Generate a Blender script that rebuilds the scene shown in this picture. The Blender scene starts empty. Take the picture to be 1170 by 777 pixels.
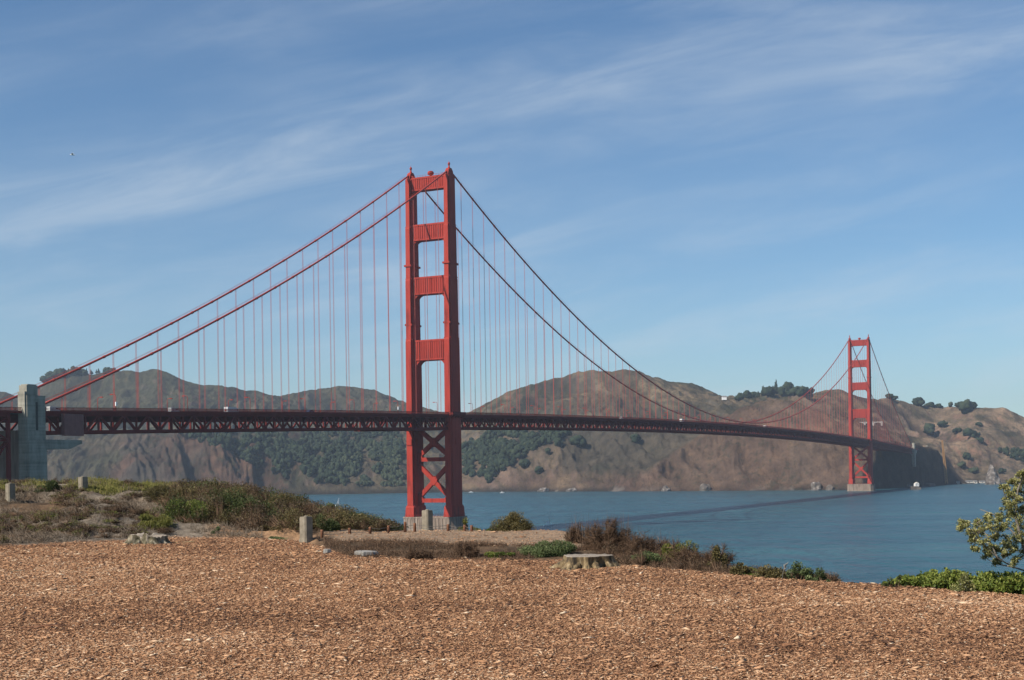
import bpy, math, random
import numpy as np
from mathutils import Vector, Matrix

# ------------------------------------------------------------------ camera, sky, sun, exposure
S = bpy.context.scene
COL = S.collection
F, EYE = 1542.8, 38.494                      # focal length in photo pixels, eye height over the water
P6, ROLL = 148.74, -0.0153                   # the level horizon's drop below the picture's centre, and the camera's small roll
BX, BY, BA = -49.79, 844.45, 0.4548         # near tower of the bridge and the bridge's bearing
cam_data = bpy.data.cameras.new('camera')
cam = bpy.data.objects.new('camera', cam_data)
COL.objects.link(cam)
cam_data.sensor_width = 36.0
cam_data.lens = F / 1170.0 * 36.0
cam_data.clip_start = 0.1
cam_data.clip_end = 30000
cam.location = (0, 0, EYE)
cam.rotation_euler = (math.pi / 2, -ROLL, 0)
cam_data.shift_x = P6 * math.sin(ROLL) / 1170.0
cam_data.shift_y = P6 * math.cos(ROLL) / 1170.0
S.camera = cam

SUN_EL = math.radians(41.5)
SUN_DIR = Vector((-0.83, -0.564, 0)).normalized() * math.cos(SUN_EL) + Vector((0, 0, math.sin(SUN_EL)))
SUN_ROT = math.atan2(SUN_DIR.x, SUN_DIR.y)
sun_data = bpy.data.lights.new('sun', 'SUN')
sun_data.energy = 5.0
sun_data.angle = math.radians(0.53)
sun_data.color = (1.0, 0.91, 0.79)
sun = bpy.data.objects.new('sun', sun_data)
COL.objects.link(sun)
sun.rotation_euler = SUN_DIR.to_track_quat('Z', 'Y').to_euler()
sun.location = (-300, -100, 400)

W = bpy.data.worlds.new('World')
S.world = W
W.use_nodes = True
wn, wl = W.node_tree.nodes, W.node_tree.links
for n in list(wn):
    wn.remove(n)
w_out = wn.new('ShaderNodeOutputWorld')
w_bg = wn.new('ShaderNodeBackground')
w_bg.inputs['Strength'].default_value = 0.069
sky = wn.new('ShaderNodeTexSky')
sky.sky_type = 'NISHITA'
sky.sun_disc = False
sky.sun_elevation = SUN_EL
sky.sun_rotation = SUN_ROT
sky.altitude = 0
sky.air_density = 1.0
sky.dust_density = 0.3
sky.ozone_density = 3.0


def wmath(op, a, b=None, c=None):
    n = wn.new('ShaderNodeMath')
    n.operation = op
    for i, v in enumerate((a, b, c)):
        if v is None:
            continue
        if isinstance(v, (int, float)):
            n.inputs[i].default_value = v
        else:
            wl.new(v, n.inputs[i])
    return n.outputs[0]


def wramp(v, a, b):
    n = wn.new('ShaderNodeMapRange')
    n.interpolation_type = 'SMOOTHSTEP'
    n.inputs[1].default_value = a
    n.inputs[2].default_value = b
    wl.new(v, n.inputs[0])
    return n.outputs[0]


# thin cirrus: a layer seen in bearing / elevation, streaks running up to the east
tc = wn.new('ShaderNodeTexCoord')
sep = wn.new('ShaderNodeSeparateXYZ')
wl.new(tc.outputs['Generated'], sep.inputs[0])
yy = wmath('MAXIMUM', sep.outputs['Y'], 0.05)
az = wmath('DIVIDE', sep.outputs['X'], yy)
el = wmath('DIVIDE', sep.outputs['Z'], yy)
ang = math.radians(9.5)
along = wmath('ADD', wmath('MULTIPLY', az, math.cos(ang)), wmath('MULTIPLY', el, math.sin(ang)))
across = wmath('SUBTRACT', wmath('MULTIPLY', el, math.cos(ang)), wmath('MULTIPLY', az, math.sin(ang)))


def wnoise(sx, sy, off, detail, rough, dist):
    cb = wn.new('ShaderNodeCombineXYZ')
    wl.new(wmath('MULTIPLY', along, sx), cb.inputs[0])
    wl.new(wmath('MULTIPLY', across, sy), cb.inputs[1])
    cb.inputs[2].default_value = off
    n = wn.new('ShaderNodeTexNoise')
    n.inputs['Scale'].default_value = 1.0
    n.inputs['Detail'].default_value = detail
    n.inputs['Roughness'].default_value = rough
    n.inputs['Distortion'].default_value = dist
    wl.new(cb.outputs[0], n.inputs['Vector'])
    return n.outputs['Fac']


def wbump(v, c, w):            # smooth band round v = c
    d = wmath('ABSOLUTE', wmath('SUBTRACT', v, c))
    return wmath('SUBTRACT', 1.0, wramp(d, 0.0, w))


fine = wnoise(5.5, 30, 3.1, 7, 0.60, 0.5)
big = wnoise(2.6, 9, 12.9, 4, 0.55, 0.3)
streak = wramp(fine, 0.32, 0.74)
band = wmath('ADD', wbump(across, 0.258, 0.075), wmath('MULTIPLY', wbump(across, 0.172, 0.060), 0.55))
band = wmath('ADD', band, wmath('MULTIPLY', wbump(across, 0.365, 0.055), 0.5))
band = wmath('MULTIPLY', band, wmath('ADD', 0.35, wmath('MULTIPLY', wramp(big, 0.25, 0.60), 0.65)))
veil = wmath('MULTIPLY', wramp(big, 0.38, 0.72), 0.20)
cloud = wmath('ADD', wmath('MULTIPLY', band, wmath('ADD', wmath('MULTIPLY', streak, 0.22), 0.12)),
              wmath('MULTIPLY', veil, streak))
low = wmath('SUBTRACT', 1.0, wramp(el, 0.02, 0.24))
cloud = wmath('ADD', cloud, wmath('MULTIPLY', low, wmath('ADD', 0.14, wmath('MULTIPLY', wramp(fine, 0.42, 0.75), 0.26))))
cloud = wmath('MINIMUM', wmath('MULTIPLY', cloud, 0.95), 0.8)
mix = wn.new('ShaderNodeMix')
mix.data_type = 'RGBA'
wl.new(cloud, mix.inputs['Factor'])
tint = wn.new('ShaderNodeMix')
tint.data_type = 'RGBA'; tint.blend_type = 'MULTIPLY'
tint.inputs['Factor'].default_value = 1.0
tint.inputs['B'].default_value = (0.78, 0.99, 1.12, 1)
wl.new(sky.outputs[0], tint.inputs['A'])
wl.new(tint.outputs['Result'], mix.inputs['A'])
mix.inputs['B'].default_value = (6.6, 7.4, 8.2, 1)
wl.new(mix.outputs['Result'], w_bg.inputs['Color'])
wl.new(w_bg.outputs[0], w_out.inputs['Surface'])

S.view_settings.view_transform = 'Standard'
S.view_settings.look = 'None'
S.view_settings.exposure = 0.48
S.view_settings.gamma = 1.0
S.render.engine = 'CYCLES'
S.cycles.use_denoising = True
S.cycles.max_bounces = 6
S.cycles.diffuse_bounces = 3
S.cycles.glossy_bounces = 3
S.cycles.transparent_max_bounces = 6
S.cycles.volume_bounces = 0

rng = np.random.default_rng(11)
random.seed(5)
CR, SR = math.cos(ROLL), math.sin(ROLL)


# ------------------------------------------------------------------ helpers
def UN(px, py):
    """photo pixel -> bearing (pixels right of the axis) and rise over the horizon (pixels), with the roll taken out"""
    dx, dy = px - 585, py - 388.5
    return dx * CR + dy * SR, P6 - (dy * CR - dx * SR)


def W3(px, py, Y):
    """the point at depth Y seen at photo pixel (px, py)"""
    a, v = UN(px, py)
    return np.array((a / F * Y, Y, EYE + v / F * Y))


def to_px(X, Y, Z):
    a = F * X / Y
    b = P6 - F * (Z - EYE) / Y
    return 585 + a * CR - b * SR, 388.5 + a * SR + b * CR


def on_water(px, py):
    a, v = UN(px, py)
    Y = -EYE * F / v
    return np.array((a / F * Y, Y, 0.0))


def tag(o, label=None, cat=None, group=None, kind=None):
    if label: o['label'] = label
    if cat: o['category'] = cat
    if group: o['group'] = group
    if kind: o['kind'] = kind
    return o


def empty(name, loc, rz=0, label=None, cat=None, group=None, parent=None):
    o = bpy.data.objects.new(name, None)
    COL.objects.link(o)
    o.location = loc
    o.rotation_euler = (0, 0, rz)
    o.empty_display_size = 0.2
    if parent: o.parent = parent
    return tag(o, label, cat, group)


def copy_tree(o, parent=None):
    c = o.copy()
    COL.objects.link(c)
    c.parent = parent
    for ch in list(o.children):
        copy_tree(ch, c)
    return c


def np_mesh(name, V, Fc, mat, parent=None, smooth=False, tint=None, col=None):
    """one mesh object from numpy verts (n,3) and faces (m,k)"""
    V = np.ascontiguousarray(V, np.float32)
    Fc = np.ascontiguousarray(Fc, np.int32)
    me = bpy.data.meshes.new(name)
    m, k = Fc.shape
    me.vertices.add(len(V)); me.vertices.foreach_set('co', V.ravel())
    me.loops.add(m * k); me.loops.foreach_set('vertex_index', Fc.ravel())
    me.polygons.add(m)
    me.polygons.foreach_set('loop_start', np.arange(0, m * k, k, dtype=np.int32))
    me.update(calc_edges=True)
    me.validate()
    if smooth:
        me.polygons.foreach_set('use_smooth', np.ones(len(me.polygons), bool))
    if tint is not None:
        a = me.attributes.new('tint', 'FLOAT', 'POINT')
        a.data.foreach_set('value', np.ascontiguousarray(tint, np.float32))
    if col is not None:
        a = me.attributes.new('col', 'FLOAT_COLOR', 'POINT')
        c4 = np.ones((len(V), 4), np.float32); c4[:, :3] = col
        a.data.foreach_set('color', c4.ravel())
    me.materials.append(mat)
    o = bpy.data.objects.new(name, me)
    COL.objects.link(o)
    if parent: o.parent = parent
    return o


class MB:
    def __init__(s):
        s.v, s.f, s.sm = [], [], []

    def add(s, verts, faces, smooth=False):
        b = len(s.v)
        s.v += [tuple(float(c) for c in p) for p in verts]
        s.f += [tuple(b + i for i in f) for f in faces]
        s.sm += [smooth] * len(faces)
        return s

    def box(s, c, d, rz=0.0):
        x, y, z = d[0] / 2, d[1] / 2, d[2] / 2
        cr, sr = math.cos(rz), math.sin(rz)
        vs = []
        for k in (-z, z):
            for (i, j) in ((-x, -y), (x, -y), (x, y), (-x, y)):
                vs.append((c[0] + i * cr - j * sr, c[1] + i * sr + j * cr, c[2] + k))
        return s.add(vs, [(3, 2, 1, 0), (4, 5, 6, 7), (0, 1, 5, 4), (1, 2, 6, 5), (2, 3, 7, 6), (3, 0, 4, 7)])

    def bar(s, p, q, wx, wz, up=(0, 0, 1)):
        p, q = np.array(p, float), np.array(q, float)
        d = q - p; L = np.linalg.norm(d); d /= L
        u = np.array(up, float)
        if abs(d @ u) > 0.95: u = np.array((1.0, 0, 0))
        a = np.cross(d, u); a /= np.linalg.norm(a)
        b = np.cross(a, d)
        vs = []
        for e in (p, q):
            for (i, j) in ((-1, -1), (1, -1), (1, 1), (-1, 1)):
                vs.append(e + a * i * wx / 2 + b * j * wz / 2)
        return s.add(vs, [(0, 1, 2, 3), (7, 6, 5, 4), (1, 0, 4, 5), (2, 1, 5, 6), (3, 2, 6, 7), (0, 3, 7, 4)])

    def tube(s, pts, r, n=6, smooth=True, caps=True):
        pts = [np.array(p, float) for p in pts]
        m = len(pts)
        rs = r if isinstance(r, (list, tuple, np.ndarray)) else [r] * m
        vs = []
        for i, p in enumerate(pts):
            d = pts[min(i + 1, m - 1)] - pts[max(i - 1, 0)]
            d /= np.linalg.norm(d) + 1e-9
            u = np.array((0, 0, 1.0)) if abs(d[2]) < 0.9 else np.array((1.0, 0, 0))
            a = np.cross(d, u); a /= np.linalg.norm(a)
            b = np.cross(a, d)
            for k in range(n):
                t = 2 * math.pi * k / n
                vs.append(p + rs[i] * (a * math.cos(t) + b * math.sin(t)))
        fs = []
        for i in range(m - 1):
            for k in range(n):
                k2 = (k + 1) % n
                fs.append((i * n + k2, i * n + k, (i + 1) * n + k, (i + 1) * n + k2))
        s.add(vs, fs, smooth)
        if caps:
            b = len(s.v) - m * n
            s.f += [tuple(b + k for k in range(n)), tuple(b + (m - 1) * n + k for k in range(n - 1, -1, -1))]
            s.sm += [False, False]
        return s

    def lathe(s, c, prof, n=12, smooth=True):
        vs, fs = [], []
        for (r, z) in prof:
            for k in range(n):
                t = 2 * math.pi * k / n
                vs.append((c[0] + r * math.cos(t), c[1] + r * math.sin(t), c[2] + z))
        for i in range(len(prof) - 1):
            for k in range(n):
                k2 = (k + 1) % n
                fs.append((i * n + k, i * n + k2, (i + 1) * n + k2, (i + 1) * n + k))
        s.add(vs, fs, smooth)
        b = len(s.v) - len(prof) * n
        s.f += [tuple(b + k for k in range(n - 1, -1, -1)), tuple(b + (len(prof) - 1) * n + k for k in range(n))]
        s.sm += [False, False]
        return s

    def prism(s, poly, axis, a, b):
        """poly in the two other axes, pushed from a to b along axis (0 x, 1 y, 2 z)"""
        n = len(poly)
        vs = []
        for e in (a, b):
            for (u, w) in poly:
                vs.append(((e, u, w), (u, e, w), (u, w, e))[axis])
        fs = [tuple(range(n - 1, -1, -1)), tuple(range(n, 2 * n))]
        fs += [(i, (i + 1) % n, n + (i + 1) % n, n + i) for i in range(n)]
        return s.add(vs, fs)

    def build(s, name, mat, parent=None):
        me = bpy.data.meshes.new(name)
        me.from_pydata(s.v, [], s.f)
        me.polygons.foreach_set('use_smooth', s.sm)
        me.materials.append(mat)
        me.update()
        import bmesh
        bm = bmesh.new(); bm.from_mesh(me)
        bmesh.ops.recalc_face_normals(bm, faces=bm.faces)
        bm.to_mesh(me); bm.free()
        o = bpy.data.objects.new(name, me)
        COL.objects.link(o)
        if parent: o.parent = parent
        return o


# ---- value noise
_P = rng.random((512, 512))


def vnoise(x, y):
    x = np.asarray(x, float); y = np.asarray(y, float)
    xi, yi = np.floor(x).astype(int), np.floor(y).astype(int)
    fx, fy = x - xi, y - yi
    fx = fx * fx * (3 - 2 * fx); fy = fy * fy * (3 - 2 * fy)
    a = _P[xi % 512, yi % 512]; b = _P[(xi + 1) % 512, yi % 512]
    c = _P[xi % 512, (yi + 1) % 512]; d = _P[(xi + 1) % 512, (yi + 1) % 512]
    return (a * (1 - fx) + b * fx) * (1 - fy) + (c * (1 - fx) + d * fx) * fy


def fbm(x, y, o=5, g=0.5):
    s, a, t = 0, 1, 0
    for i in range(o):
        s = s + a * vnoise(x * 2 ** i + 17.3 * i, y * 2 ** i + 9.1 * i); t += a; a *= g
    return s / t


def ridged(x, y, o=5, g=0.5):
    s, a, t = 0, 1, 0
    for i in range(o):
        s = s + a * (1 - np.abs(2 * vnoise(x * 2 ** i + 31.7 * i, y * 2 ** i + 5.3 * i) - 1)); t += a; a *= g
    return s / t


def sstep(a, b, x):
    t = np.clip((x - a) / (b - a), 0, 1)
    return t * t * (3 - 2 * t)


# ------------------------------------------------------------------ materials
def new_mat(name):
    m = bpy.data.materials.new(name)
    m.use_nodes = True
    nt = m.node_tree
    b = nt.nodes['Principled BSDF']
    return m, nt.nodes, nt.links, b


def ramp(nodes, links, src, stops):
    r = nodes.new('ShaderNodeValToRGB')
    while len(r.color_ramp.elements) < len(stops):
        r.color_ramp.elements.new(0.5)
    for e, (p, c) in zip(r.color_ramp.elements, stops):
        e.position = p
        e.color = (*c, 1)
    links.new(src, r.inputs[0])
    return r.outputs[0]


def noise(nodes, links, vec, scale, detail=5, rough=0.6, stretch=None, dist=0.0):
    if stretch:
        mp = nodes.new('ShaderNodeMapping')
        mp.inputs['Scale'].default_value = stretch
        links.new(vec, mp.inputs[0]); vec = mp.outputs[0]
    n = nodes.new('ShaderNodeTexNoise')
    n.inputs['Scale'].default_value = scale
    n.inputs['Detail'].default_value = detail
    n.inputs['Roughness'].default_value = rough
    n.inputs['Distortion'].default_value = dist
    links.new(vec, n.inputs['Vector'])
    return n.outputs['Fac']


def bump(nodes, links, b, h, strength, dist):
    bp = nodes.new('ShaderNodeBump')
    bp.inputs['Strength'].default_value = strength
    bp.inputs['Distance'].default_value = dist
    links.new(h, bp.inputs['Height'])
    links.new(bp.outputs[0], b.inputs['Normal'])


def pmat(name, stops, scale, rough=0.8, bmp=0.0, bdist=0.02, stretch=None, spec=0.3, metal=0.0, detail=6):
    """principled with an object-space noise through a colour ramp"""
    m, nd, lk, b = new_mat(name)
    tcn = nd.new('ShaderNodeTexCoord')
    f = noise(nd, lk, tcn.outputs['Object'], scale, detail, 0.62, stretch)
    lk.new(ramp(nd, lk, f, stops), b.inputs['Base Color'])
    b.inputs['Roughness'].default_value = rough
    b.inputs['Specular IOR Level'].default_value = spec
    b.inputs['Metallic'].default_value = metal
    if bmp:
        bump(nd, lk, b, f, bmp, bdist)
    return m


def leafmat(name, stops, trans=0.25, rough=0.6, spec=0.25):
    """colour from the per-leaf tint attribute, with some light passing through"""
    m, nd, lk, b = new_mat(name)
    at = nd.new('ShaderNodeAttribute'); at.attribute_name = 'tint'
    c = ramp(nd, lk, at.outputs['Fac'], stops)
    lk.new(c, b.inputs['Base Color'])
    b.inputs['Roughness'].default_value = rough
    b.inputs['Specular IOR Level'].default_value = spec
    if trans > 0:
        t = nd.new('ShaderNodeBsdfTranslucent')
        lk.new(c, t.inputs['Color'])
        mx = nd.new('ShaderNodeMixShader'); mx.inputs[0].default_value = trans
        lk.new(b.outputs[0], mx.inputs[1]); lk.new(t.outputs[0], mx.inputs[2])
        lk.new(mx.outputs[0], nd['Material Output'].inputs['Surface'])
    return m


def colmat(name, var_scale, lo, hi, bmp, bdist, bscale, rough=0.95, stretch=None):
    """colour from the 'col' attribute times a noise"""
    m, nd, lk, b = new_mat(name)
    at = nd.new('ShaderNodeAttribute'); at.attribute_name = 'col'
    tcn = nd.new('ShaderNodeTexCoord')
    f = noise(nd, lk, tcn.outputs['Object'], var_scale, 8, 0.68, stretch)
    r = ramp(nd, lk, f, [(0.3, (lo,) * 3), (0.7, (hi,) * 3)])
    mx = nd.new('ShaderNodeMix'); mx.data_type = 'RGBA'; mx.blend_type = 'MULTIPLY'
    mx.inputs['Factor'].default_value = 1.0
    lk.new(at.outputs['Color'], mx.inputs['A']); lk.new(r, mx.inputs['B'])
    lk.new(mx.outputs['Result'], b.inputs['Base Color'])
    b.inputs['Roughness'].default_value = rough
    b.inputs['Specular IOR Level'].default_value = 0.1
    h = noise(nd, lk, tcn.outputs['Object'], bscale, 8, 0.7, stretch)
    bump(nd, lk, b, h, bmp, bdist)
    return m


M = {}
m, nd, lk, b = new_mat('red_paint')
tcn = nd.new('ShaderNodeTexCoord')
f1 = noise(nd, lk, tcn.outputs['Object'], 0.5, 7, 0.66, (1, 1, 0.10))
f2 = noise(nd, lk, tcn.outputs['Object'], 0.09, 3, 0.5)
sm = nd.new('ShaderNodeMath'); sm.operation = 'MULTIPLY_ADD'; lk.new(f2, sm.inputs[0]); sm.inputs[1].default_value = 0.5; lk.new(f1, sm.inputs[2])
lk.new(ramp(nd, lk, sm.outputs[0], [(0.55, (0.17, 0.022, 0.016)), (0.72, (0.30, 0.032, 0.021)), (0.9, (0.335, 0.038, 0.025)), (1.0, (0.31, 0.055, 0.042))]), b.inputs['Base Color'])
b.inputs['Roughness'].default_value = 0.75; b.inputs['Specular IOR Level'].default_value = 0.15
sp = nd.new('ShaderNodeSeparateXYZ'); lk.new(tcn.outputs['Object'], sp.inputs[0])
fr = nd.new('ShaderNodeMath'); fr.operation = 'PINGPONG'; lk.new(sp.outputs['Z'], fr.inputs[0]); fr.inputs[1].default_value = 2.5
gt = nd.new('ShaderNodeMath'); gt.operation = 'GREATER_THAN'; lk.new(fr.outputs[0], gt.inputs[0]); gt.inputs[1].default_value = 0.12
bump(nd, lk, b, gt.outputs[0], 0.5, 0.05)
M['red'] = m
M['red_shade_tone'] = pmat('red_paint_shade_tone', [(0.3, (0.120, 0.018, 0.015)), (0.7, (0.165, 0.023, 0.018))], 0.2, 0.75, spec=0.12)  # bridge red darkened: the truss's deep shade is put into the colour
M['cable'] = pmat('red_cable_paint', [(0.3, (0.30, 0.038, 0.027)), (0.7, (0.37, 0.047, 0.032))], 0.1, 0.6)
M['rope'] = pmat('red_rope_paint', [(0.3, (0.30, 0.055, 0.045)), (0.7, (0.36, 0.07, 0.055))], 0.1, 0.6)
M['asphalt'] = pmat('asphalt', [(0.3, (0.045, 0.045, 0.047)), (0.7, (0.065, 0.064, 0.062))], 1.5, 0.9)
m, nd, lk, b = new_mat('board_marked_concrete')
tcn = nd.new('ShaderNodeTexCoord')
f1 = noise(nd, lk, tcn.outputs['Object'], 0.35, 7, 0.65, (1, 1, 0.3))
f2 = noise(nd, lk, tcn.outputs['Object'], 1.1, 3, 0.5, (0.04, 0.04, 1))
sm = nd.new('ShaderNodeMath'); sm.operation = 'MULTIPLY_ADD'; lk.new(f2, sm.inputs[0]); sm.inputs[1].default_value = 0.55; lk.new(f1, sm.inputs[2])
lk.new(ramp(nd, lk, sm.outputs[0], [(0.55, (0.145, 0.138, 0.110)), (0.78, (0.25, 0.235, 0.19)), (1.0, (0.325, 0.305, 0.25))]), b.inputs['Base Color'])
b.inputs['Roughness'].default_value = 0.9
bump(nd, lk, b, f2, 0.3, 0.15)
M['concrete'] = m
M['pier'] = pmat('pier_concrete', [(0.32, (0.12, 0.085, 0.065)), (0.52, (0.24, 0.185, 0.145)), (0.72, (0.30, 0.25, 0.205))], 0.4, 0.9, 0.2, 0.2, stretch=(1.6, 1.6, 0.2))
M['post'] = pmat('lichened_concrete', [(0.22, (0.07, 0.063, 0.048)), (0.42, (0.19, 0.163, 0.122)), (0.62, (0.26, 0.228, 0.175)), (0.8, (0.12, 0.105, 0.08))], 7.0, 0.95, 0.35, 0.008)
M['wood_post'] = pmat('rusty_brown_wood', [(0.3, (0.10, 0.045, 0.025)), (0.7, (0.22, 0.10, 0.055))], 30, 0.9, 0.3, 0.004)
M['wire'] = pmat('grey_wire', [(0.3, (0.10, 0.09, 0.08)), (0.7, (0.16, 0.15, 0.13))], 20, 0.6)
M['stump'] = pmat('bleached_stump_wood', [(0.36, (0.035, 0.028, 0.020)), (0.47, (0.13, 0.092, 0.048)), (0.57, (0.25, 0.185, 0.10)), (0.72, (0.42, 0.35, 0.24))], 3.6, 0.9, 1.0, 0.04, stretch=(3.5, 3.5, 0.45))
M['stump_grey'] = pmat('grey_ragged_wood', [(0.34, (0.030, 0.030, 0.018)), (0.48, (0.12, 0.105, 0.065)), (0.60, (0.30, 0.26, 0.19)), (0.75, (0.40, 0.35, 0.27))], 6, 0.95, 0.8, 0.03, stretch=(2, 2, 0.7))
M['stone'] = pmat('pale_grey_stone', [(0.3, (0.20, 0.19, 0.17)), (0.7, (0.34, 0.33, 0.31))], 6, 0.9, 0.5, 0.01)
M['stone_far'] = pmat('pale_road_concrete', [(0.3, (0.26, 0.25, 0.23)), (0.7, (0.33, 0.32, 0.295))], 0.2, 0.9)
M['groove_shade'] = pmat('groove_shade_tone', [(0.3, (0.045, 0.043, 0.038)), (0.7, (0.065, 0.062, 0.055))], 0.5, 0.95)  # dark tone that paints a groove's shade onto the pylon face
M['rock'] = pmat('shore_rock', [(0.3, (0.05, 0.045, 0.04)), (0.55, (0.12, 0.10, 0.085)), (0.62, (0.17, 0.15, 0.13)), (0.75, (0.13, 0.11, 0.10))], 0.12, 0.9, 0.8, 2.0)
M['guano'] = pmat('bird_whitened_rock', [(0.36, (0.055, 0.047, 0.042)), (0.52, (0.125, 0.108, 0.095)), (0.66, (0.30, 0.275, 0.25)), (0.8, (0.15, 0.13, 0.115))], 0.16, 0.9, 0.8, 2.0)
M['white'] = pmat('white_paint', [(0.3, (0.72, 0.72, 0.70)), (0.7, (0.80, 0.80, 0.79))], 2, 0.5)
M['cream'] = pmat('cream_wall', [(0.3, (0.50, 0.46, 0.40)), (0.7, (0.60, 0.56, 0.49))], 0.5, 0.8)
M['roof_grey'] = pmat('grey_roof', [(0.3, (0.16, 0.15, 0.145)), (0.7, (0.22, 0.21, 0.20))], 0.8, 0.8)
M['dark'] = pmat('dark_glass', [(0.3, (0.02, 0.022, 0.025)), (0.7, (0.03, 0.032, 0.036))], 3, 0.15, spec=0.5)
M['tyre'] = pmat('black_rubber', [(0.3, (0.02, 0.02, 0.02)), (0.7, (0.03, 0.03, 0.03))], 6, 0.9)
M['ochre'] = pmat('ochre_paint', [(0.3, (0.26, 0.135, 0.05)), (0.7, (0.34, 0.19, 0.07))], 0.2, 0.7)
M['grey_panel'] = pmat('dull_red_grey_sheet', [(0.3, (0.20, 0.085, 0.075)), (0.7, (0.26, 0.115, 0.10))], 0.5, 0.8)
M['bark'] = pmat('pale_grey_bark', [(0.3, (0.11, 0.095, 0.075)), (0.7, (0.24, 0.215, 0.18))], 14, 0.9, 0.5, 0.01)
M['hill_tree'] = leafmat('dark_conifer_leaf', [(0.0, (0.011, 0.019, 0.012)), (0.6, (0.022, 0.033, 0.019)), (1.0, (0.040, 0.052, 0.028))], 0.0, 0.9, 0.1)
M['hill_tree_pale'] = leafmat('grey_green_leaf', [(0.0, (0.020, 0.030, 0.018)), (1.0, (0.055, 0.066, 0.036))], 0.0, 0.9, 0.1)
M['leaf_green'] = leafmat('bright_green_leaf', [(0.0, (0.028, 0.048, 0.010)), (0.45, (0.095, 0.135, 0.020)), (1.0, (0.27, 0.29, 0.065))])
M['leaf_dark'] = leafmat('dark_green_leaf', [(0.0, (0.022, 0.032, 0.010)), (0.6, (0.06, 0.08, 0.024)), (1.0, (0.12, 0.135, 0.05))])
M['leaf_olive'] = leafmat('olive_leaf', [(0.0, (0.05, 0.045, 0.018)), (0.5, (0.12, 0.10, 0.038)), (1.0, (0.22, 0.17, 0.07))])
M['leaf_brush'] = leafmat('brown_brush_leaf', [(0.0, (0.040, 0.027, 0.017)), (0.5, (0.105, 0.072, 0.042)), (1.0, (0.20, 0.15, 0.085))])
M['leaf_grey'] = leafmat('grey_green_shrub_leaf', [(0.0, (0.04, 0.055, 0.020)), (0.5, (0.10, 0.135, 0.05)), (1.0, (0.22, 0.25, 0.11))])
M['leaf_tree'] = leafmat('coast_tree_leaf', [(0.0, (0.05, 0.055, 0.022)), (0.45, (0.17, 0.18, 0.06)), (0.8, (0.32, 0.30, 0.11)), (1.0, (0.50, 0.46, 0.27))], 0.2, 0.45, 0.4)
M['weed'] = leafmat('yellow_green_weed', [(0.0, (0.06, 0.065, 0.015)), (0.5, (0.16, 0.165, 0.035)), (1.0, (0.30, 0.26, 0.08))])
M['twig'] = leafmat('dry_brown_twig', [(0.0, (0.028, 0.018, 0.012)), (0.6, (0.078, 0.048, 0.031)), (1.0, (0.18, 0.12, 0.08))], 0.0, 0.9, 0.1)
M['twig_grey'] = leafmat('dry_grey_twig', [(0.0, (0.045, 0.035, 0.025)), (0.5, (0.125, 0.097, 0.070)), (1.0, (0.26, 0.215, 0.17))], 0.0, 0.9, 0.1)
M['chip'] = leafmat('wood_chip', [(0.0, (0.065, 0.034, 0.022)), (0.22, (0.200, 0.099, 0.052)), (0.5, (0.375, 0.202, 0.107)), (0.85, (0.50, 0.310, 0.18)), (1.0, (0.64, 0.51, 0.36))], 0.0, 0.85, 0.2)
m, nd, lk, b = new_mat('hill_ground')
at = nd.new('ShaderNodeAttribute'); at.attribute_name = 'col'
tcn = nd.new('ShaderNodeTexCoord')
f1 = noise(nd, lk, tcn.outputs['Object'], 0.045, 9, 0.72, (1, 0.6, 1))
f2 = noise(nd, lk, tcn.outputs['Object'], 0.11, 6, 0.70)
f3 = noise(nd, lk, tcn.outputs['Object'], 0.008, 4, 0.6)
mx = nd.new('ShaderNodeMix'); mx.data_type = 'RGBA'; mx.blend_type = 'MULTIPLY'; mx.inputs['Factor'].default_value = 1.0
lk.new(at.outputs['Color'], mx.inputs['A'])
lk.new(ramp(nd, lk, f1, [(0.36, (0.60, 0.60, 0.62)), (0.50, (0.98, 0.98, 0.98)), (0.64, (1.42, 1.38, 1.32))]), mx.inputs['B'])
# low scrub in sharp-edged patches
sc_ = nd.new('ShaderNodeMath'); sc_.operation = 'MULTIPLY_ADD'
lk.new(f3, sc_.inputs[0]); sc_.inputs[1].default_value = 0.55; lk.new(f2, sc_.inputs[2])
sm = nd.new('ShaderNodeMapRange'); lk.new(sc_.outputs[0], sm.inputs[0])
sm.inputs[1].default_value = 0.83; sm.inputs[2].default_value = 0.90; sm.inputs[3].default_value = 0.0; sm.inputs[4].default_value = 0.55
mx2 = nd.new('ShaderNodeMix'); mx2.data_type = 'RGBA'
lk.new(sm.outputs[0], mx2.inputs['Factor']); lk.new(mx.outputs['Result'], mx2.inputs['A'])
mx2.inputs['B'].default_value = (0.034, 0.038, 0.024, 1)
lk.new(mx2.outputs['Result'], b.inputs['Base Color'])
b.inputs['Roughness'].default_value = 0.95; b.inputs['Specular IOR Level'].default_value = 0.08
g1 = noise(nd, lk, tcn.outputs['Object'], 0.05, 10, 0.74, (1, 0.45, 0.8))
bump(nd, lk, b, g1, 0.9, 12.0)
M['hill'] = m
M['gull'] = pmat('white_feather', [(0.3, (0.75, 0.75, 0.74)), (0.7, (0.8, 0.8, 0.8))], 20, 0.8)
M['gull_wing'] = pmat('grey_feather', [(0.3, (0.45, 0.46, 0.48)), (0.7, (0.55, 0.56, 0.58))], 10, 0.8)

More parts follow.
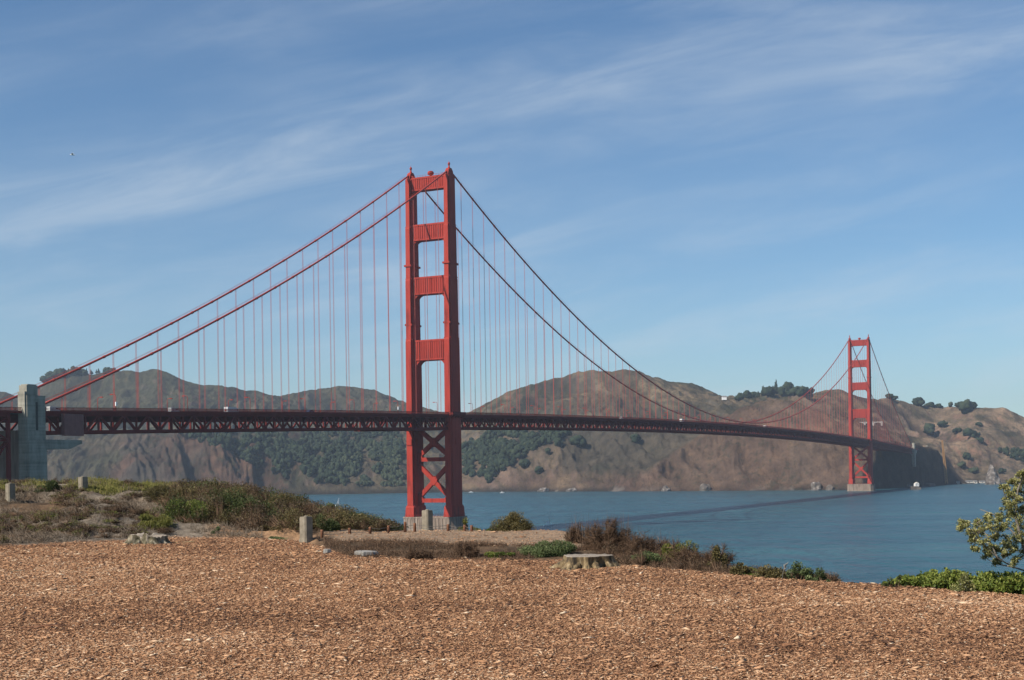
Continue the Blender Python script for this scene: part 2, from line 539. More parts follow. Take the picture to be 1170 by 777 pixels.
# water: rough sea surface, deep blue-green body, short choppy waves
m, nd, lk, b = new_mat('bay_water')
b.inputs['Base Color'].default_value = (0.016, 0.052, 0.082, 1)
b.inputs['Roughness'].default_value = 0.26
b.inputs['IOR'].default_value = 1.333
tcn = nd.new('ShaderNodeTexCoord')
w1 = noise(nd, lk, tcn.outputs['Object'], 0.30, 5, 0.62, (1.0, 0.6, 1))
w2 = noise(nd, lk, tcn.outputs['Object'], 0.045, 3, 0.55, (1.0, 0.5, 1))
big_w = noise(nd, lk, tcn.outputs['Object'], 0.006, 5, 0.6, (0.35, 2.2, 1), 0.6)
lk.new(ramp(nd, lk, big_w, [(0.36, (0.011, 0.052, 0.072)), (0.55, (0.019, 0.075, 0.098)), (0.7, (0.032, 0.104, 0.122))]), b.inputs['Base Color'])
ad = nd.new('ShaderNodeMath'); ad.operation = 'MULTIPLY_ADD'
lk.new(w2, ad.inputs[0]); ad.inputs[1].default_value = 6.0; lk.new(w1, ad.inputs[2])
st = nd.new('ShaderNodeMapRange')
lk.new(big_w, st.inputs[0])
st.inputs[1].default_value = 0.35; st.inputs[2].default_value = 0.65
st.inputs[3].default_value = 0.75; st.inputs[4].default_value = 1.0
bp = nd.new('ShaderNodeBump')
lk.new(st.outputs[0], bp.inputs['Strength'])
bp.inputs['Distance'].default_value = 3.2
lk.new(ad.outputs[0], bp.inputs['Height'])
lk.new(bp.outputs[0], b.inputs['Normal'])
M['water'] = m

# ------------------------------------------------------------------ water and haze
np_mesh('water', [(-5200, -120, 0), (5200, -120, 0), (5200, 5300, 0), (-5200, 5300, 0)], [(0, 1, 2, 3)], M['water'])
tag(bpy.data.objects['water'], kind='structure')

hz, nd, lk, b = new_mat('haze_air')
nd.remove(b)
pv = nd.new('ShaderNodeVolumePrincipled')
pv.inputs['Color'].default_value = (0.70, 0.84, 1.0, 1)
pv.inputs['Density'].default_value = 0.000065
pv.inputs['Anisotropy'].default_value = 0.25
lk.new(pv.outputs[0], nd['Material Output'].inputs['Volume'])
haze = MB().box((0, 2620, 138), (10600, 5640, 340)).build('haze', hz)
tag(haze, kind='stuff')

# ------------------------------------------------------------------ far hills: one height field from lines traced over the slopes
KH = {   # curve: list of (px, depth, py)
    'S': [(-500, 1700, None), (0, 1800, None), (300, 1850, None), (400, 1900, None), (462, 1915, None), (530, 2050, None), (720, 2068, None),
          (900, 2105, None), (985, 2120, None), (1000, 2160, None), (1040, 2330, None), (1070, 2480, None), (1087, 2590, None),
          (1100, 2700, None), (1120, 2860, None), (1170, 2900, None), (1700, 3000, None)],
    'A1': [(-500, 1790, 530), (0, 1850, 536), (150, 1860, 540), (200, 1870, 538), (265, 1890, 543), (340, 1900, 553), (395, 1930, 558), (462, 1960, 557),
           (530, 2095, 548), (600, 2110, 540), (650, 2120, 536), (720, 2120, 533), (800, 2140, 536), (900, 2150, 535), (985, 2155, 536),
           (1000, 2180, 528), (1040, 2345, 527), (1070, 2495, 532), (1087, 2605, 543), (1100, 2720, 548), (1120, 2880, 549), (1170, 2920, 549), (1700, 3020, 549)],
    'A2': [(-500, 2100, 500), (0, 2120, 500), (150, 2000, 510), (200, 1960, 506), (260, 1980, 502), (340, 2070, 510), (400, 2130, 520), (462, 2180, 525),
           (530, 2260, 515), (600, 2270, 505), (720, 2280, 498), (790, 2270, 500), (820, 2270, 488), (838, 2270, 476), (852, 2270, 465), (870, 2270, 461),
           (906, 2270, 461), (935, 2270, 470), (960, 2270, 484), (985, 2280, 497), (1000, 2240, 505), (1040, 2375, 508), (1062, 2475, 511), (1072, 2525, 516), (1087, 2630, 536),
           (1100, 2760, 544), (1120, 2900, 545), (1170, 2945, 544), (1700, 3040, 544)],
    'V1': [(-500, 2400, 485), (0, 2400, 485), (200, 2350, 482), (340, 2400, 495), (462, 2480, 500), (530, 2450, 502), (600, 2450, 490), (720, 2450, 482),
           (790, 2440, 486), (820, 2440, 481), (870, 2440, 474), (906, 2440, 474), (960, 2440, 488), (985, 2460, 490), (1000, 2480, 495), (1040, 2580, 512), (1072, 2690, 523),
           (1087, 2760, 536), (1114, 2930, 541), (1170, 2970, 539), (1700, 3060, 538)],
    'B1': [(-500, 2600, 465), (0, 2600, 468), (200, 2580, 462), (340, 2700, 475), (462, 2750, 482), (530, 2620, 488), (600, 2600, 468), (720, 2600, 455),
           (790, 2600, 462), (870, 2650, 468), (906, 2650, 468), (960, 2650, 475), (1000, 2680, 482), (1040, 2860, 500), (1067, 2950, 505), (1114, 3000, 507),
           (1139, 3000, 519), (1161, 3000, 527), (1250, 3020, 533), (1700, 3120, 528)],
    'V2': [(-500, 2750, 458), (0, 2750, 460), (200, 2740, 444), (340, 2950, 463), (462, 2950, 474), (530, 2750, 481), (600, 2720, 455), (720, 2720, 440),
           (790, 2740, 452), (870, 2880, 464), (960, 2880, 466), (1000, 2900, 473), (1040, 3000, 494), (1067, 3060, 504), (1114, 3090, 506), (1139, 3090, 516),
           (1170, 3090, 521), (1250, 3100, 526), (1700, 3220, 520)],
    'R': [(-500, 2900, 440), (-100, 2900, 437), (0, 2900, 446), (20, 2900, 450), (45, 2900, 440), (60, 2900, 432), (100, 2900, 426), (150, 2900, 424), (180, 2900, 422),
          (200, 2920, 430), (230, 2950, 442), (250, 3000, 441), (270, 3050, 440), (300, 3150, 449), (320, 3250, 454), (345, 3300, 446), (380, 3300, 442),
          (400, 3300, 442), (430, 3300, 446), (455, 3300, 457), (470, 3250, 462), (500, 3100, 471), (525, 2950, 476), (540, 2900, 470), (560, 2870, 459),
          (580, 2850, 449), (620, 2820, 434), (660, 2800, 424), (690, 2800, 420), (715, 2800, 420), (740, 2830, 429), (765, 2880, 437), (790, 2900, 438),
          (810, 2950, 446), (830, 3000, 456), (838, 3050, 458), (850, 3150, 451), (880, 3200, 446), (915, 3200, 445), (928, 3150, 450), (945, 3100, 446),
          (960, 3080, 445), (975, 3080, 449), (998, 3100, 456), (1017, 3150, 456), (1042, 3200, 462), (1078, 3260, 465), (1114, 3280, 465),
          (1147, 3300, 466), (1170, 3300, 478), (1230, 3300, 497), (1400, 3320, 488), (1700, 3400, 470)],
}
order = ['S', 'A1', 'A2', 'V1', 'B1', 'V2', 'R']
ha = np.concatenate((np.linspace(-0.72, -0.40, 110, endpoint=False), np.linspace(-0.40, 0.40, 1000, endpoint=False), np.linspace(0.40, 0.72, 110)))
hpx = ha * F + 585
Yg = np.concatenate((np.arange(1880, 3000, 6.0), np.arange(3000, 4000, 9.0), np.arange(4000, 5000, 60.0)))
DPX = [-500, 0, 300, 400, 462, 530, 620, 720, 800, 900, 985, 1000, 1040, 1070, 1087, 1100, 1120, 1170, 1700]
DYS = [700, 700, 600, 534, 525, 430, 330, 195, 150, 25, -55, -50, -40, -80, -110, -180, -300, -340, -300]
CY, CZ = [], []
for k, fac in zip(order, (1, 1, 1, .95, .9, .85, .8)):
    rows = []
    for (q, Y, py) in KH[k]:
        u_, v_ = UN(q, 561 if py is None else py)
        Y = Y + fac * np.interp(q, DPX, DYS)
        rows.append((585 + u_, Y, -0.5 if py is None else EYE + v_ / F * Y))
    rows = np.array(rows)
    CY.append(np.interp(hpx, rows[:, 0], rows[:, 1]))
    CZ.append(np.interp(hpx, rows[:, 0], rows[:, 2]))
CY, CZ = np.array(CY), np.array(CZ)
HZ = np.zeros((len(ha), len(Yg)))
for i in range(len(ha)):
    ys = np.concatenate(([CY[0, i] - 120], CY[:, i], [CY[-1, i] + 500, 5100]))
    zs = np.concatenate(([-8.0], CZ[:, i], [CZ[-1, i] * 0.55, 20.0]))
    HZ[i] = np.interp(Yg, ys, zs)
for _ in range(2):
    HZ[:, 1:-1] = 0.25 * HZ[:, :-2] + 0.5 * HZ[:, 1:-1] + 0.25 * HZ[:, 2:]
    HZ[1:-1] = 0.25 * HZ[:-2] + 0.5 * HZ[1:-1] + 0.25 * HZ[2:]
GX = ha[:, None] * Yg[None, :]
GY = np.broadcast_to(Yg[None, :], GX.shape)
wx = GX + 50 * (fbm(GX / 130, GY / 130, 3) - 0.5)
rav = ridged(wx / 75 + GY / 420, GY / 330 - wx / 900, 5, 0.5)
rav2 = ridged(wx / 26 + 3, GY / 60 + 8, 4, 0.55)
amp = sstep(0, 40, HZ) * (1 - 0.75 * (sstep(990, 1005, hpx) * (1 - sstep(1092, 1110, hpx)))[:, None] * (GY < CY[3][:, None]))
ridge_fade = 1 - 0.65 * np.exp(-((GY - CY[6][:, None]) / 130) ** 2)
ridge_fade *= 1 - 0.6 * np.exp(-((GY - CY[2][:, None]) / 60) ** 2) * ((hpx > 825) & (hpx < 1090))[:, None]
shoreY = CY[0][:, None]
cliff = np.exp(-np.clip(GY - shoreY, 0, None) / 110.0) * sstep(2, 25, HZ) * (0.25 + 0.75 * sstep(120, 165, hpx))[:, None] * (1 - 0.45 * (sstep(540, 600, hpx) * (1 - sstep(770, 830, hpx)))[:, None])
lc_ = (sstep(110, 160, hpx) * (1 - sstep(280, 330, hpx)))[:, None] * (1 - sstep(180, 300, GY - shoreY))
gul = ridged(wx / 30 + GY / 55, GY / 120 + 3, 5, 0.55)
HZ = HZ + amp * ridge_fade * (44 * (rav - 0.62) + 14 * (rav2 - 0.62)) + amp * 8 * (fbm(GX / 210, GY / 210, 4) - 0.5)
HZ = HZ + (24 * cliff + 42 * lc_ * amp) * (gul - 0.62) + 5 * amp * ridge_fade * (ridged(GX / 14, GY / 22, 3) - 0.62)
tb = (GX - BX) * math.sin(BA) + (GY - BY) * math.cos(BA); wb_ = (GX - BX) * math.cos(BA) - (GY - BY) * math.sin(BA)
HZ = np.maximum(HZ, 52 * sstep(1640, 1668, tb) * (1 - sstep(15, 42, wb_)) * (wb_ > -40) * (tb < 1900))
HZ = np.where(GY < CY[0][:, None] - 4, np.minimum(HZ, -0.6), HZ)
HPX, HPY = to_px(GX, GY, HZ)
pxb = 838 - (HPY - 476) * 1.5
dd = HPX - pxb
zoneD = (GY < CY[3][:, None]) & (HPY > 470) & (hpx > 640)[:, None] & (hpx < 900)[:, None]
HZ = HZ + zoneD * amp * 11 * np.exp(-((dd - 10) / 16.0) ** 2) * sstep(15, 40, HZ)
HPX, HPY = to_px(GX, GY, HZ)
HV = (HZ - EYE) / GY * F
# colours of the ground: dry grass, scrub, bare rock
gyy = np.gradient(HZ, axis=1) / np.gradient(Yg)[None, :]
gxx = np.gradient(HZ, axis=0) / np.gradient(GX, axis=0)
slope = np.sqrt(gxx ** 2 + gyy ** 2)
n1 = fbm(GX / 160 + 40, GY / 160, 5, 0.6); n2 = fbm(GX / 45 + 9, GY / 45 + 4, 5, 0.6); n3 = fbm(GX / 300 + 70, GY / 300 + 30, 3)
grass = np.array((0.132, 0.098, 0.064)); scrub = np.array((0.050, 0.049, 0.029)); rock = np.array((0.125, 0.088, 0.068)); rust = np.array((0.140, 0.076, 0.052))
green = np.array((0.050, 0.056, 0.030)); grey = np.array((0.090, 0.078, 0.066)); tanh_ = np.array((0.175, 0.128, 0.086))
west = (1 - sstep(430, 560, hpx))[:, None]; east = sstep(1000, 1060, hpx)[:, None]
wsc = sstep(0.40, 0.62, n1 * 0.55 + n2 * 0.45 + 0.10 * west - 0.02 * np.clip(slope, 0, 1))
c = grass + (tanh_ - grass) * (east * (GY > CY[3][:, None]))[..., None]
c = c + (scrub - c) * (wsc * (1 - 0.3 * east))[..., None]
c = c + (np.array((0.078, 0.072, 0.050)) - c) * (0.55 * west)[..., None]
c = c + (green - c) * (0.55 * west * sstep(0.35, 0.6, n3))[..., None]
wr = np.clip(sstep(0.62, 1.0, slope + 0.6 * (n2 - 0.5)) * (0.3 + 0.7 * sstep(125, 165, hpx))[:, None] + 0.9 * lc_ * sstep(0.35, 0.5, n2) + 0.8 * cliff * sstep(0.35, 0.55, n2), 0, 1)
rk = rock + (grey - rock) * sstep(0.4, 0.6, n3)[..., None]
rk = rk + (rust - rk) * (0.7 * sstep(0.50, 0.66, n1))[..., None]
c = c + (rk - c) * (wr * 0.9)[..., None]
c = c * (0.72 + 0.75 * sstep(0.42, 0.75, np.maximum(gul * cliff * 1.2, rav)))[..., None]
c = c + (scrub * 0.8 - c) * (0.7 * sstep(0.60, 0.70, fbm(GX / 28 + 90, GY / 40 + 11, 4, 0.6)) * (1 - cliff) * (0.35 + 0.65 * (n1 > 0.45)))[..., None]
midz = (sstep(535, 600, hpx) * (1 - sstep(790, 850, hpx)))[:, None] * (GY < CY[4][:, None])
c = c + (np.array((0.078, 0.068, 0.048)) * (0.8 + 0.5 * n2)[..., None] - c) * (0.6 * midz * sstep(18, 60, HZ))[..., None]
c = c + (np.array((0.125, 0.080, 0.060)) - c) * (0.5 * midz * (1 - sstep(18, 50, HZ)) * sstep(0.4, 0.6, n1))[..., None]
c = c * (1 - 0.22 * lc_)[..., None]
nearD = (sstep(770, 850, hpx) * (1 - sstep(985, 1010, hpx)))[:, None] * (GY < CY[3][:, None])
c = c + (np.array((0.118, 0.077, 0.054)) - c) * (0.6 * nearD)[..., None]
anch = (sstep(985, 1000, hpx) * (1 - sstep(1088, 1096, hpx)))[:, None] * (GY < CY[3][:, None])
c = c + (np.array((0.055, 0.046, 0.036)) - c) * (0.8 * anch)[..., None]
tide = 1 - sstep(1, 4 + 14 * n2, HZ)
c = c + (np.array((0.040, 0.034, 0.030)) - c) * (0.9 * tide)[..., None]
white_ = (1 - sstep(3, 11, HZ)) * sstep(0.665, 0.70, fbm(GX / 22 + 33, GY / 30 + 70, 3)) * (hpx > 500)[:, None]
c = c + (np.array((0.26, 0.235, 0.21)) - c) * (0.5 * white_)[..., None]
road = np.exp(-((HZ - (78 + 30 * sstep(300, 900, hpx)[:, None])) / 1.6) ** 2) * sstep(0.5, 0.55, vnoise(GX / 400 + 3, GY / 4000)) * (GY > CY[3][:, None])
c = c + (np.array((0.20, 0.155, 0.115)) - c) * (0.8 * road)[..., None]
nA, nY = HZ.shape
idx = np.arange(nA * nY).reshape(nA, nY)
quads = np.stack((idx[:-1, :-1], idx[1:, :-1], idx[1:, 1:], idx[:-1, 1:]), -1).reshape(-1, 4)
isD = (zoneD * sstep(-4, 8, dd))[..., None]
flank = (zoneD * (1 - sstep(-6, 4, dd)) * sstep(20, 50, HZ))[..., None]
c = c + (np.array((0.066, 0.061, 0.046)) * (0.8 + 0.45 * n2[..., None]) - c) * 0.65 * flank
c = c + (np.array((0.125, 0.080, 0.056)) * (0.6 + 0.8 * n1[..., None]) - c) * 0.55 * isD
back = ((GY > CY[3][:, None]) & (hpx > 520)[:, None] & (hpx < 1000)[:, None])[..., None]
c = np.where(back, c * (0.80 + 0.35 * sstep(0.42, 0.60, fbm(GX / 90 + GY / 200, GY / 260 + 5, 4)))[..., None] * np.array((0.95, 1.0, 0.95)), c)
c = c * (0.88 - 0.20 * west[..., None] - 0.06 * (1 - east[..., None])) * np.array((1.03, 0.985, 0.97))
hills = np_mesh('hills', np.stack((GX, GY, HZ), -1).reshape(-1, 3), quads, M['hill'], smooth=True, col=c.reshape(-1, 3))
tag(hills, kind='structure')



def hill_at(px, py):
    """first point of the hills met by the sight line through photo pixel (px, py)"""
    a, v = UN(px, py)
    a = a / F
    i = int(np.clip(np.searchsorted(ha, a), 1, nA - 2))
    ok = (HV[i] >= v) & (HZ[i] > 0.2)
    j = int(np.argmax(ok)) if ok.any() else int(np.argmax(HV[i]))
    return np.array((a * Yg[j], Yg[j], HZ[i, j]))


# ------------------------------------------------------------------ near bluff: height field on bearing x depth
KN = {
    'E': [(-400, 28.0, 590), (-100, 28.0, 622), (0, 28.0, 624), (100, 29.2, 620), (200, 31.0, 615), (260, 31.0, 614.5), (330, 30.4, 616.5), (372, 27.5, 626), (400, 24.8, 636), (480, 24.2, 639),
          (650, 23.9, 641), (700, 22.9, 645), (830, 21.2, 655), (950, 19.8, 664.5), (1170, 17.8, 679.5), (1500, 15.0, 706), (2200, 12, 760)],
    'M': [(-400, 31.0, 580), (-100, 31.5, 600), (0, 31.5, 600), (100, 32.0, 596), (200, 33.0, 595), (260, 33.2, 598), (330, 32.2, 607), (372, 29.5, 616.5), (400, 27.2, 618.5), (480, 26.4, 620),
          (650, 25.4, 626), (700, 24.4, 636), (830, 22.6, 654), (950, 21.0, 665), (1170, 19.0, 681), (1500, 16.0, 708), (2200, 13, 760)],
    'T': [(-400, 38.0, 550), (-100, 38.0, 553), (0, 38.0, 553), (100, 38.0, 553), (200, 38.5, 556), (260, 38.5, 561), (330, 38, 578), (372, 37, 592), (400, 36, 599), (430, 35, 604), (480, 33.0, 605.5),
          (640, 30.2, 605), (665, 28.5, 612), (700, 26.6, 625), (830, 24.0, 655), (950, 22.4, 668), (1170, 20.2, 685), (1500, 17.0, 712), (2200, 14, 770)],
}
na = np.concatenate((np.linspace(-1.6, -0.45, 60, endpoint=False), np.linspace(-0.45, 0.45, 620, endpoint=False), np.linspace(0.45, 1.6, 60)))
npx = na * F + 585
nY_ = np.concatenate((np.linspace(1.2, 9, 30, endpoint=False), np.linspace(9, 42, 240, endpoint=False), np.linspace(42, 60, 30, endpoint=False), np.geomspace(60, 330, 40)))
ny_, nz_ = {}, {}
for k, a in KN.items():
    rows = np.array([(585 + UN(q, py)[0], Y, UN(q, py)[1] / F * Y) for (q, Y, py) in a])
    ny_[k] = np.interp(npx, rows[:, 0], rows[:, 1]); nz_[k] = np.interp(npx, rows[:, 0], rows[:, 2])
NZ = np.zeros((len(na), len(nY_)))
for i in range(len(na)):
    e, mm, t = ny_['E'][i], ny_['M'][i], ny_['T'][i]
    zt = nz_['T'][i]
    left = npx[i] < 420
    drop = ([t + 6, t + 14, t + 60, t + 95, 340], [zt - 0.35, zt - 2.0, -32.0, -43.6, -52]) if left else ([t + 1.5, t + 8, t + 60, t + 95, 340], [zt - 0.30, zt - 4.2, -34.0, -43.6, -52])
    NZ[i] = np.interp(nY_, [0, 3, e * 0.62, e, mm, t] + drop[0], [-1.7, -1.7, -1.7, nz_['E'][i], nz_['M'][i], zt] + drop[1])
for _ in range(4):
    NZ[:, 1:-1] = 0.25 * NZ[:, :-2] + 0.5 * NZ[:, 1:-1] + 0.25 * NZ[:, 2:]
    NZ[1:-1] = 0.25 * NZ[:-2] + 0.5 * NZ[1:-1] + 0.25 * NZ[2:]
NX = na[:, None] * nY_[None, :]
NY = np.broadcast_to(nY_[None, :], NX.shape)
E_ = ny_['E'][:, None]; M_ = ny_['M'][:, None]; T_ = ny_['T'][:, None]
lump = fbm(NX / 1.3, NY / 1.3, 5, 0.55) - 0.5
fine_n = fbm(NX / 0.28 + 5, NY / 0.28, 3, 0.6) - 0.5
bankw = sstep(0, 1.2, NY - E_) * (npx < 360)[:, None]
NZ = NZ + 0.05 * lump + 0.02 * fine_n + bankw * (0.42 * (ridged(NX / 1.5 + 2, NY / 1.1, 4) - 0.62) + 0.07 * fine_n) * (1 - sstep(3, 7, NY - M_))
NZ = NZ + EYE
# ground colours: chips, tan dirt, brown litter, grey bank rubble
chips_w = 1 - sstep(-0.35, 0.25, NY - E_ + 0.9 * lump + 0.5 * fine_n)
k1 = fbm(NX / 0.9 + 50, NY / 0.9 + 8, 4, 0.6); k2 = fbm(NX / 3.0, NY / 3.0 + 20, 4, 0.6)
chipc = np.array((0.32, 0.165, 0.09)); dirt = np.array((0.30, 0.215, 0.145)); litter = np.array((0.115, 0.075, 0.046)); rubble = np.array((0.19, 0.158, 0.122)); dark = np.array((0.055, 0.040, 0.026)); tan = np.array((0.36, 0.22, 0.125))
nc = litter + (dark - litter) * sstep(0.45, 0.65, k1)[..., None]
path = sstep(-0.4, 0.5, NY - M_) * sstep(355, 400, npx)[:, None] * (1 - sstep(645, 690, npx))[:, None]
nc = nc + (dirt * (0.85 + 0.4 * (k1[..., None] - 0.5)) - nc) * path[..., None]
bank = (1 - sstep(225, 300, npx))[:, None]
nc = nc + (rubble * (0.8 + 0.6 * (k2[..., None] - 0.4)) - nc) * (bank * sstep(0.42, 0.58, k2 * 0.6 + k1 * 0.4))[..., None]
cut = (sstep(225, 245, npx) * (1 - sstep(345, 375, npx)))[:, None] * sstep(-0.2, 0.4, NY - E_) * (1 - sstep(1.4, 2.4, NY - E_))
nc = nc + (tan - nc) * (0.85 * cut)[..., None]
nc = nc + (chipc - nc) * chips_w[..., None]
nA2, nY2 = NZ.shape
idx = np.arange(nA2 * nY2).reshape(nA2, nY2)
quads = np.stack((idx[:-1, :-1], idx[1:, :-1], idx[1:, 1:], idx[:-1, 1:]), -1).reshape(-1, 4)
M['ground'] = colmat('bluff_ground', 7.0, 0.55, 1.4, 0.9, 0.05, 14.0, 0.95)
ground = np_mesh('ground', np.stack((NX, NY, NZ), -1).reshape(-1, 3), quads, M['ground'], smooth=True, col=nc.reshape(-1, 3))
tag(ground, kind='structure')


def gz(X, Y):
    a = np.asarray(X, float) / np.asarray(Y, float)
    i = np.clip(np.searchsorted(na, a) - 1, 0, nA2 - 2); j = np.clip(np.searchsorted(nY_, Y) - 1, 0, nY2 - 2)
    fa = np.clip((a - na[i]) / (na[i + 1] - na[i]), 0, 1); fy = np.clip((Y - nY_[j]) / (nY_[j + 1] - nY_[j]), 0, 1)
    return (NZ[i, j] * (1 - fa) + NZ[i + 1, j] * fa) * (1 - fy) + (NZ[i, j + 1] * (1 - fa) + NZ[i + 1, j + 1] * fa) * fy


def zone(X, Y, arr):
    a = np.asarray(X, float) / np.asarray(Y, float)
    i = np.clip(np.searchsorted(na, a), 0, nA2 - 1); j = np.clip(np.searchsorted(nY_, Y), 0, nY2 - 1)
    return arr[i, j]


def G(px, Y):
    """ground point on the bearing of photo column px at depth Y"""
    X = (px - 585) / F * Y
    for _ in range(3):
        z = float(gz(X, Y))
        X = UN(px, to_px(X, Y, z)[1])[0] / F * Y
    return np.array((X, Y, float(gz(X, Y))))


# ------------------------------------------------------------------ foliage makers (numpy)
def rand_dirs(n, up=0.0):
    d = rng.normal(size=(n, 3)); d[:, 2] += up
    return d / np.linalg.norm(d, axis=1)[:, None]


def leaf_arrays(c, L, Wd, up=0.3, tint=None, fold=0.25):
    n = len(c)
    d = rand_dirs(n, up)
    s = np.cross(d, rand_dirs(n)); s /= np.linalg.norm(s, axis=1)[:, None] + 1e-9
    nn = np.cross(d, s)
    L = (L * rng.uniform(0.6, 1.35, n))[:, None]; Wd = (Wd * rng.uniform(0.6, 1.3, n))[:, None]
    V = np.stack((c - d * L / 2, c + s * Wd / 2 + nn * Wd * fold, c + d * L / 2, c - s * Wd / 2 + nn * Wd * fold), 1).reshape(-1, 3)
    Fc = np.arange(4 * n).reshape(n, 4)
    t = rng.uniform(0, 1, n) if tint is None else np.clip(tint, 0, 1)
    return V, Fc, np.repeat(t, 4)


def twig_arrays(base, tip, r, tint=None):
    n = len(base)
    d = tip - base; d /= np.linalg.norm(d, axis=1)[:, None] + 1e-9
    s = np.cross(d, rand_dirs(n)); s /= np.linalg.norm(s, axis=1)[:, None] + 1e-9
    u = np.cross(d, s)
    V = np.stack((base + s * r, base + (-0.5 * s + 0.87 * u) * r, base + (-0.5 * s - 0.87 * u) * r, tip), 1).reshape(-1, 3)
    b = np.arange(n) * 4
    Fc = np.stack((np.stack((b, b + 1, b + 3), 1), np.stack((b + 1, b + 2, b + 3), 1), np.stack((b + 2, b, b + 3), 1)), 1).reshape(-1, 3)
    t = rng.uniform(0, 1, n) if tint is None else tint
    return V, Fc, np.repeat(t, 4)


def shrub_points(n, rx, ry, h, clumps=14, spread=0.33, floor=0.0):
    """points in lumps over a dome, more of them near its outer shell"""
    d = rand_dirs(clumps, 0.5); d[:, 2] = np.abs(d[:, 2])
    rad = rng.uniform(0.45, 0.95, clumps)[:, None]
    cc = d * rad
    cs = rng.uniform(0.7, 1.3, clumps) * spread
    k = rng.integers(0, clumps, n)
    q = rand_dirs(n) * (rng.uniform(0.25, 1.0, n) ** 0.5)[:, None]
    p = cc[k] + q * cs[k][:, None]
    p[:, 2] = np.abs(p[:, 2])
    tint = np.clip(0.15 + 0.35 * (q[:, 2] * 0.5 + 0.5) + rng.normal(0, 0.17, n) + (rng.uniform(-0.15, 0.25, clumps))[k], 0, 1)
    return p * np.array((rx, ry, h)) + np.array((0, 0, floor)), tint


def join(parts):
    V, Fs, T, o = [], [], [], 0
    for v, f, t in parts:
        V.append(v); Fs.append(f + o); T.append(t); o += len(v)
    return np.concatenate(V), np.concatenate(Fs), np.concatenate(T)


def bush(name, px, Y, wpx, hpx_, mat, label, cat='bush', leaf=0.035, dens=1.0, clumps=14, wmat=None, group=None, sink=0.05, aspect=0.55, depth=0.9, up=0.3, spread=0.33, lift=0.0):
    """a shrub: foliage and stems as parts; size given by how large it shows at its distance"""
    p = G(px, Y)
    rx = 1.1 * wpx * Y / F / 2; h = 1.25 * hpx_ * Y / F
    o = empty(name, (p[0], p[1], p[2] - sink + lift), 0, label, cat, group)
    n = int(dens * min(9000, 300 + 5.2 * (rx * 2 * h + rx * rx) / (leaf * leaf * aspect)))
    q, t = shrub_points(n, rx * 0.86, rx * depth * 0.86, h * 0.86, clumps, spread)
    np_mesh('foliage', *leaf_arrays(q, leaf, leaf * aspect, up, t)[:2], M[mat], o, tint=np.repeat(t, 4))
    ns = 26 + int(10 * clumps ** 0.5)
    tip = q[rng.integers(0, n, ns)]
    b0 = rng.normal(0, 0.12, (ns, 3)) * np.array((rx, rx, 0))
    v, f, tt = twig_arrays(b0, tip, 0.006 + 0.004 * h)
    np_mesh('stems', v, f, M[wmat or 'twig'], o, tint=tt)
    return o


def twiggy(name, px, Y, wpx, hpx_, mat, label, n=2500, cat='shrub', r=0.004, group=None, tall=0):
    """a leafless dry shrub: branching thin stems"""
    p = G(px, Y)
    rx = wpx * Y / F / 2; h = hpx_ * Y / F
    o = empty(name, (p[0], p[1], p[2] - 0.05), 0, label, cat, group)
    d = rand_dirs(60, 0.9); d[:, 2] = np.abs(d[:, 2]) + 0.15
    L = rng.uniform(0.55, 1.0, 60)[:, None]
    b0 = rng.uniform(-0.55, 0.55, (60, 3)) * np.array((rx, rx * 0.6, 0))
    t0 = b0 + d * L * np.array((rx * 0.55, rx * 0.45, h * 0.85))
    parts = [twig_arrays(b0, t0, r * 2.2)]
    k = rng.integers(0, 60, n); s = rng.uniform(0.15, 1.0, n)[:, None]
    b1 = b0[k] + (t0[k] - b0[k]) * s
    t1 = b1 + rand_dirs(n, 0.7) * rng.uniform(0.12, 0.38, n)[:, None] * np.array((rx, rx, h)) * 0.9
    parts.append(twig_arrays(b1, t1, r))
    m2 = n * 2
    k2 = rng.integers(0, n, m2)
    b2 = b1[k2] + (t1[k2] - b1[k2]) * rng.uniform(0.2, 1, m2)[:, None]
    parts.append(twig_arrays(b2, b2 + rand_dirs(m2, 0.5) * 0.05, r * 0.6))
    V, Fc, T = join(parts)
    np_mesh('branches', V, Fc, M[mat], o, tint=T)
    if tall:
        bt = rng.uniform(-0.6, 0.6, (tall, 3)) * np.array((rx, rx * 0.5, 0))
        tt_ = bt + np.stack((rng.normal(0, 0.06, tall), rng.normal(0, 0.06, tall), h * rng.uniform(1.0, 1.45, tall)), 1)
        v, f, t = twig_arrays(bt, tt_, r * 1.5)
        np_mesh('tall_stems', v, f, M[mat], o, tint=t)
    return o


# ------------------------------------------------------------------ the suspension bridge
RZ = math.pi / 2 - BA
bridge = empty('suspension_bridge', (BX, BY, 0), RZ, 'long red suspension bridge with two portal towers crossing the strait', 'bridge')
UX, UY = math.sin(BA), math.cos(BA)


def BW(t, w, z):
    """bridge station t, offset w to the east -> world"""
    return (BX + UX * t + UY * w, BY + UY * t - UX * w, z)


def rail_z(t):
    if t < 0: return 75.1 + 0.0235 * t - 0.9e-5 * t * t
    if t > 1280: return 76.0 - 0.0215 * (t - 1280) - 1.7e-5 * min(t - 1280, 380) ** 2
    return 75.1 + 0.9 * t / 1280 + 7.1 * (1 - ((t - 640) / 640) ** 2)


def cable_z(t):
    if t < 0:
        f = -t / 338.0
        return 226 + (67.5 - 226) * f - 4 * 8.8 * f * (1 - f)
    if t > 1280:
        f = (t - 1280) / 355.0
        return 226 + (69.0 - 226) * f - 4 * 8.8 * f * (1 - f)
    return 84.6 + (226 - 84.6) * ((t - 640) / 640) ** 2


HW = 13.7


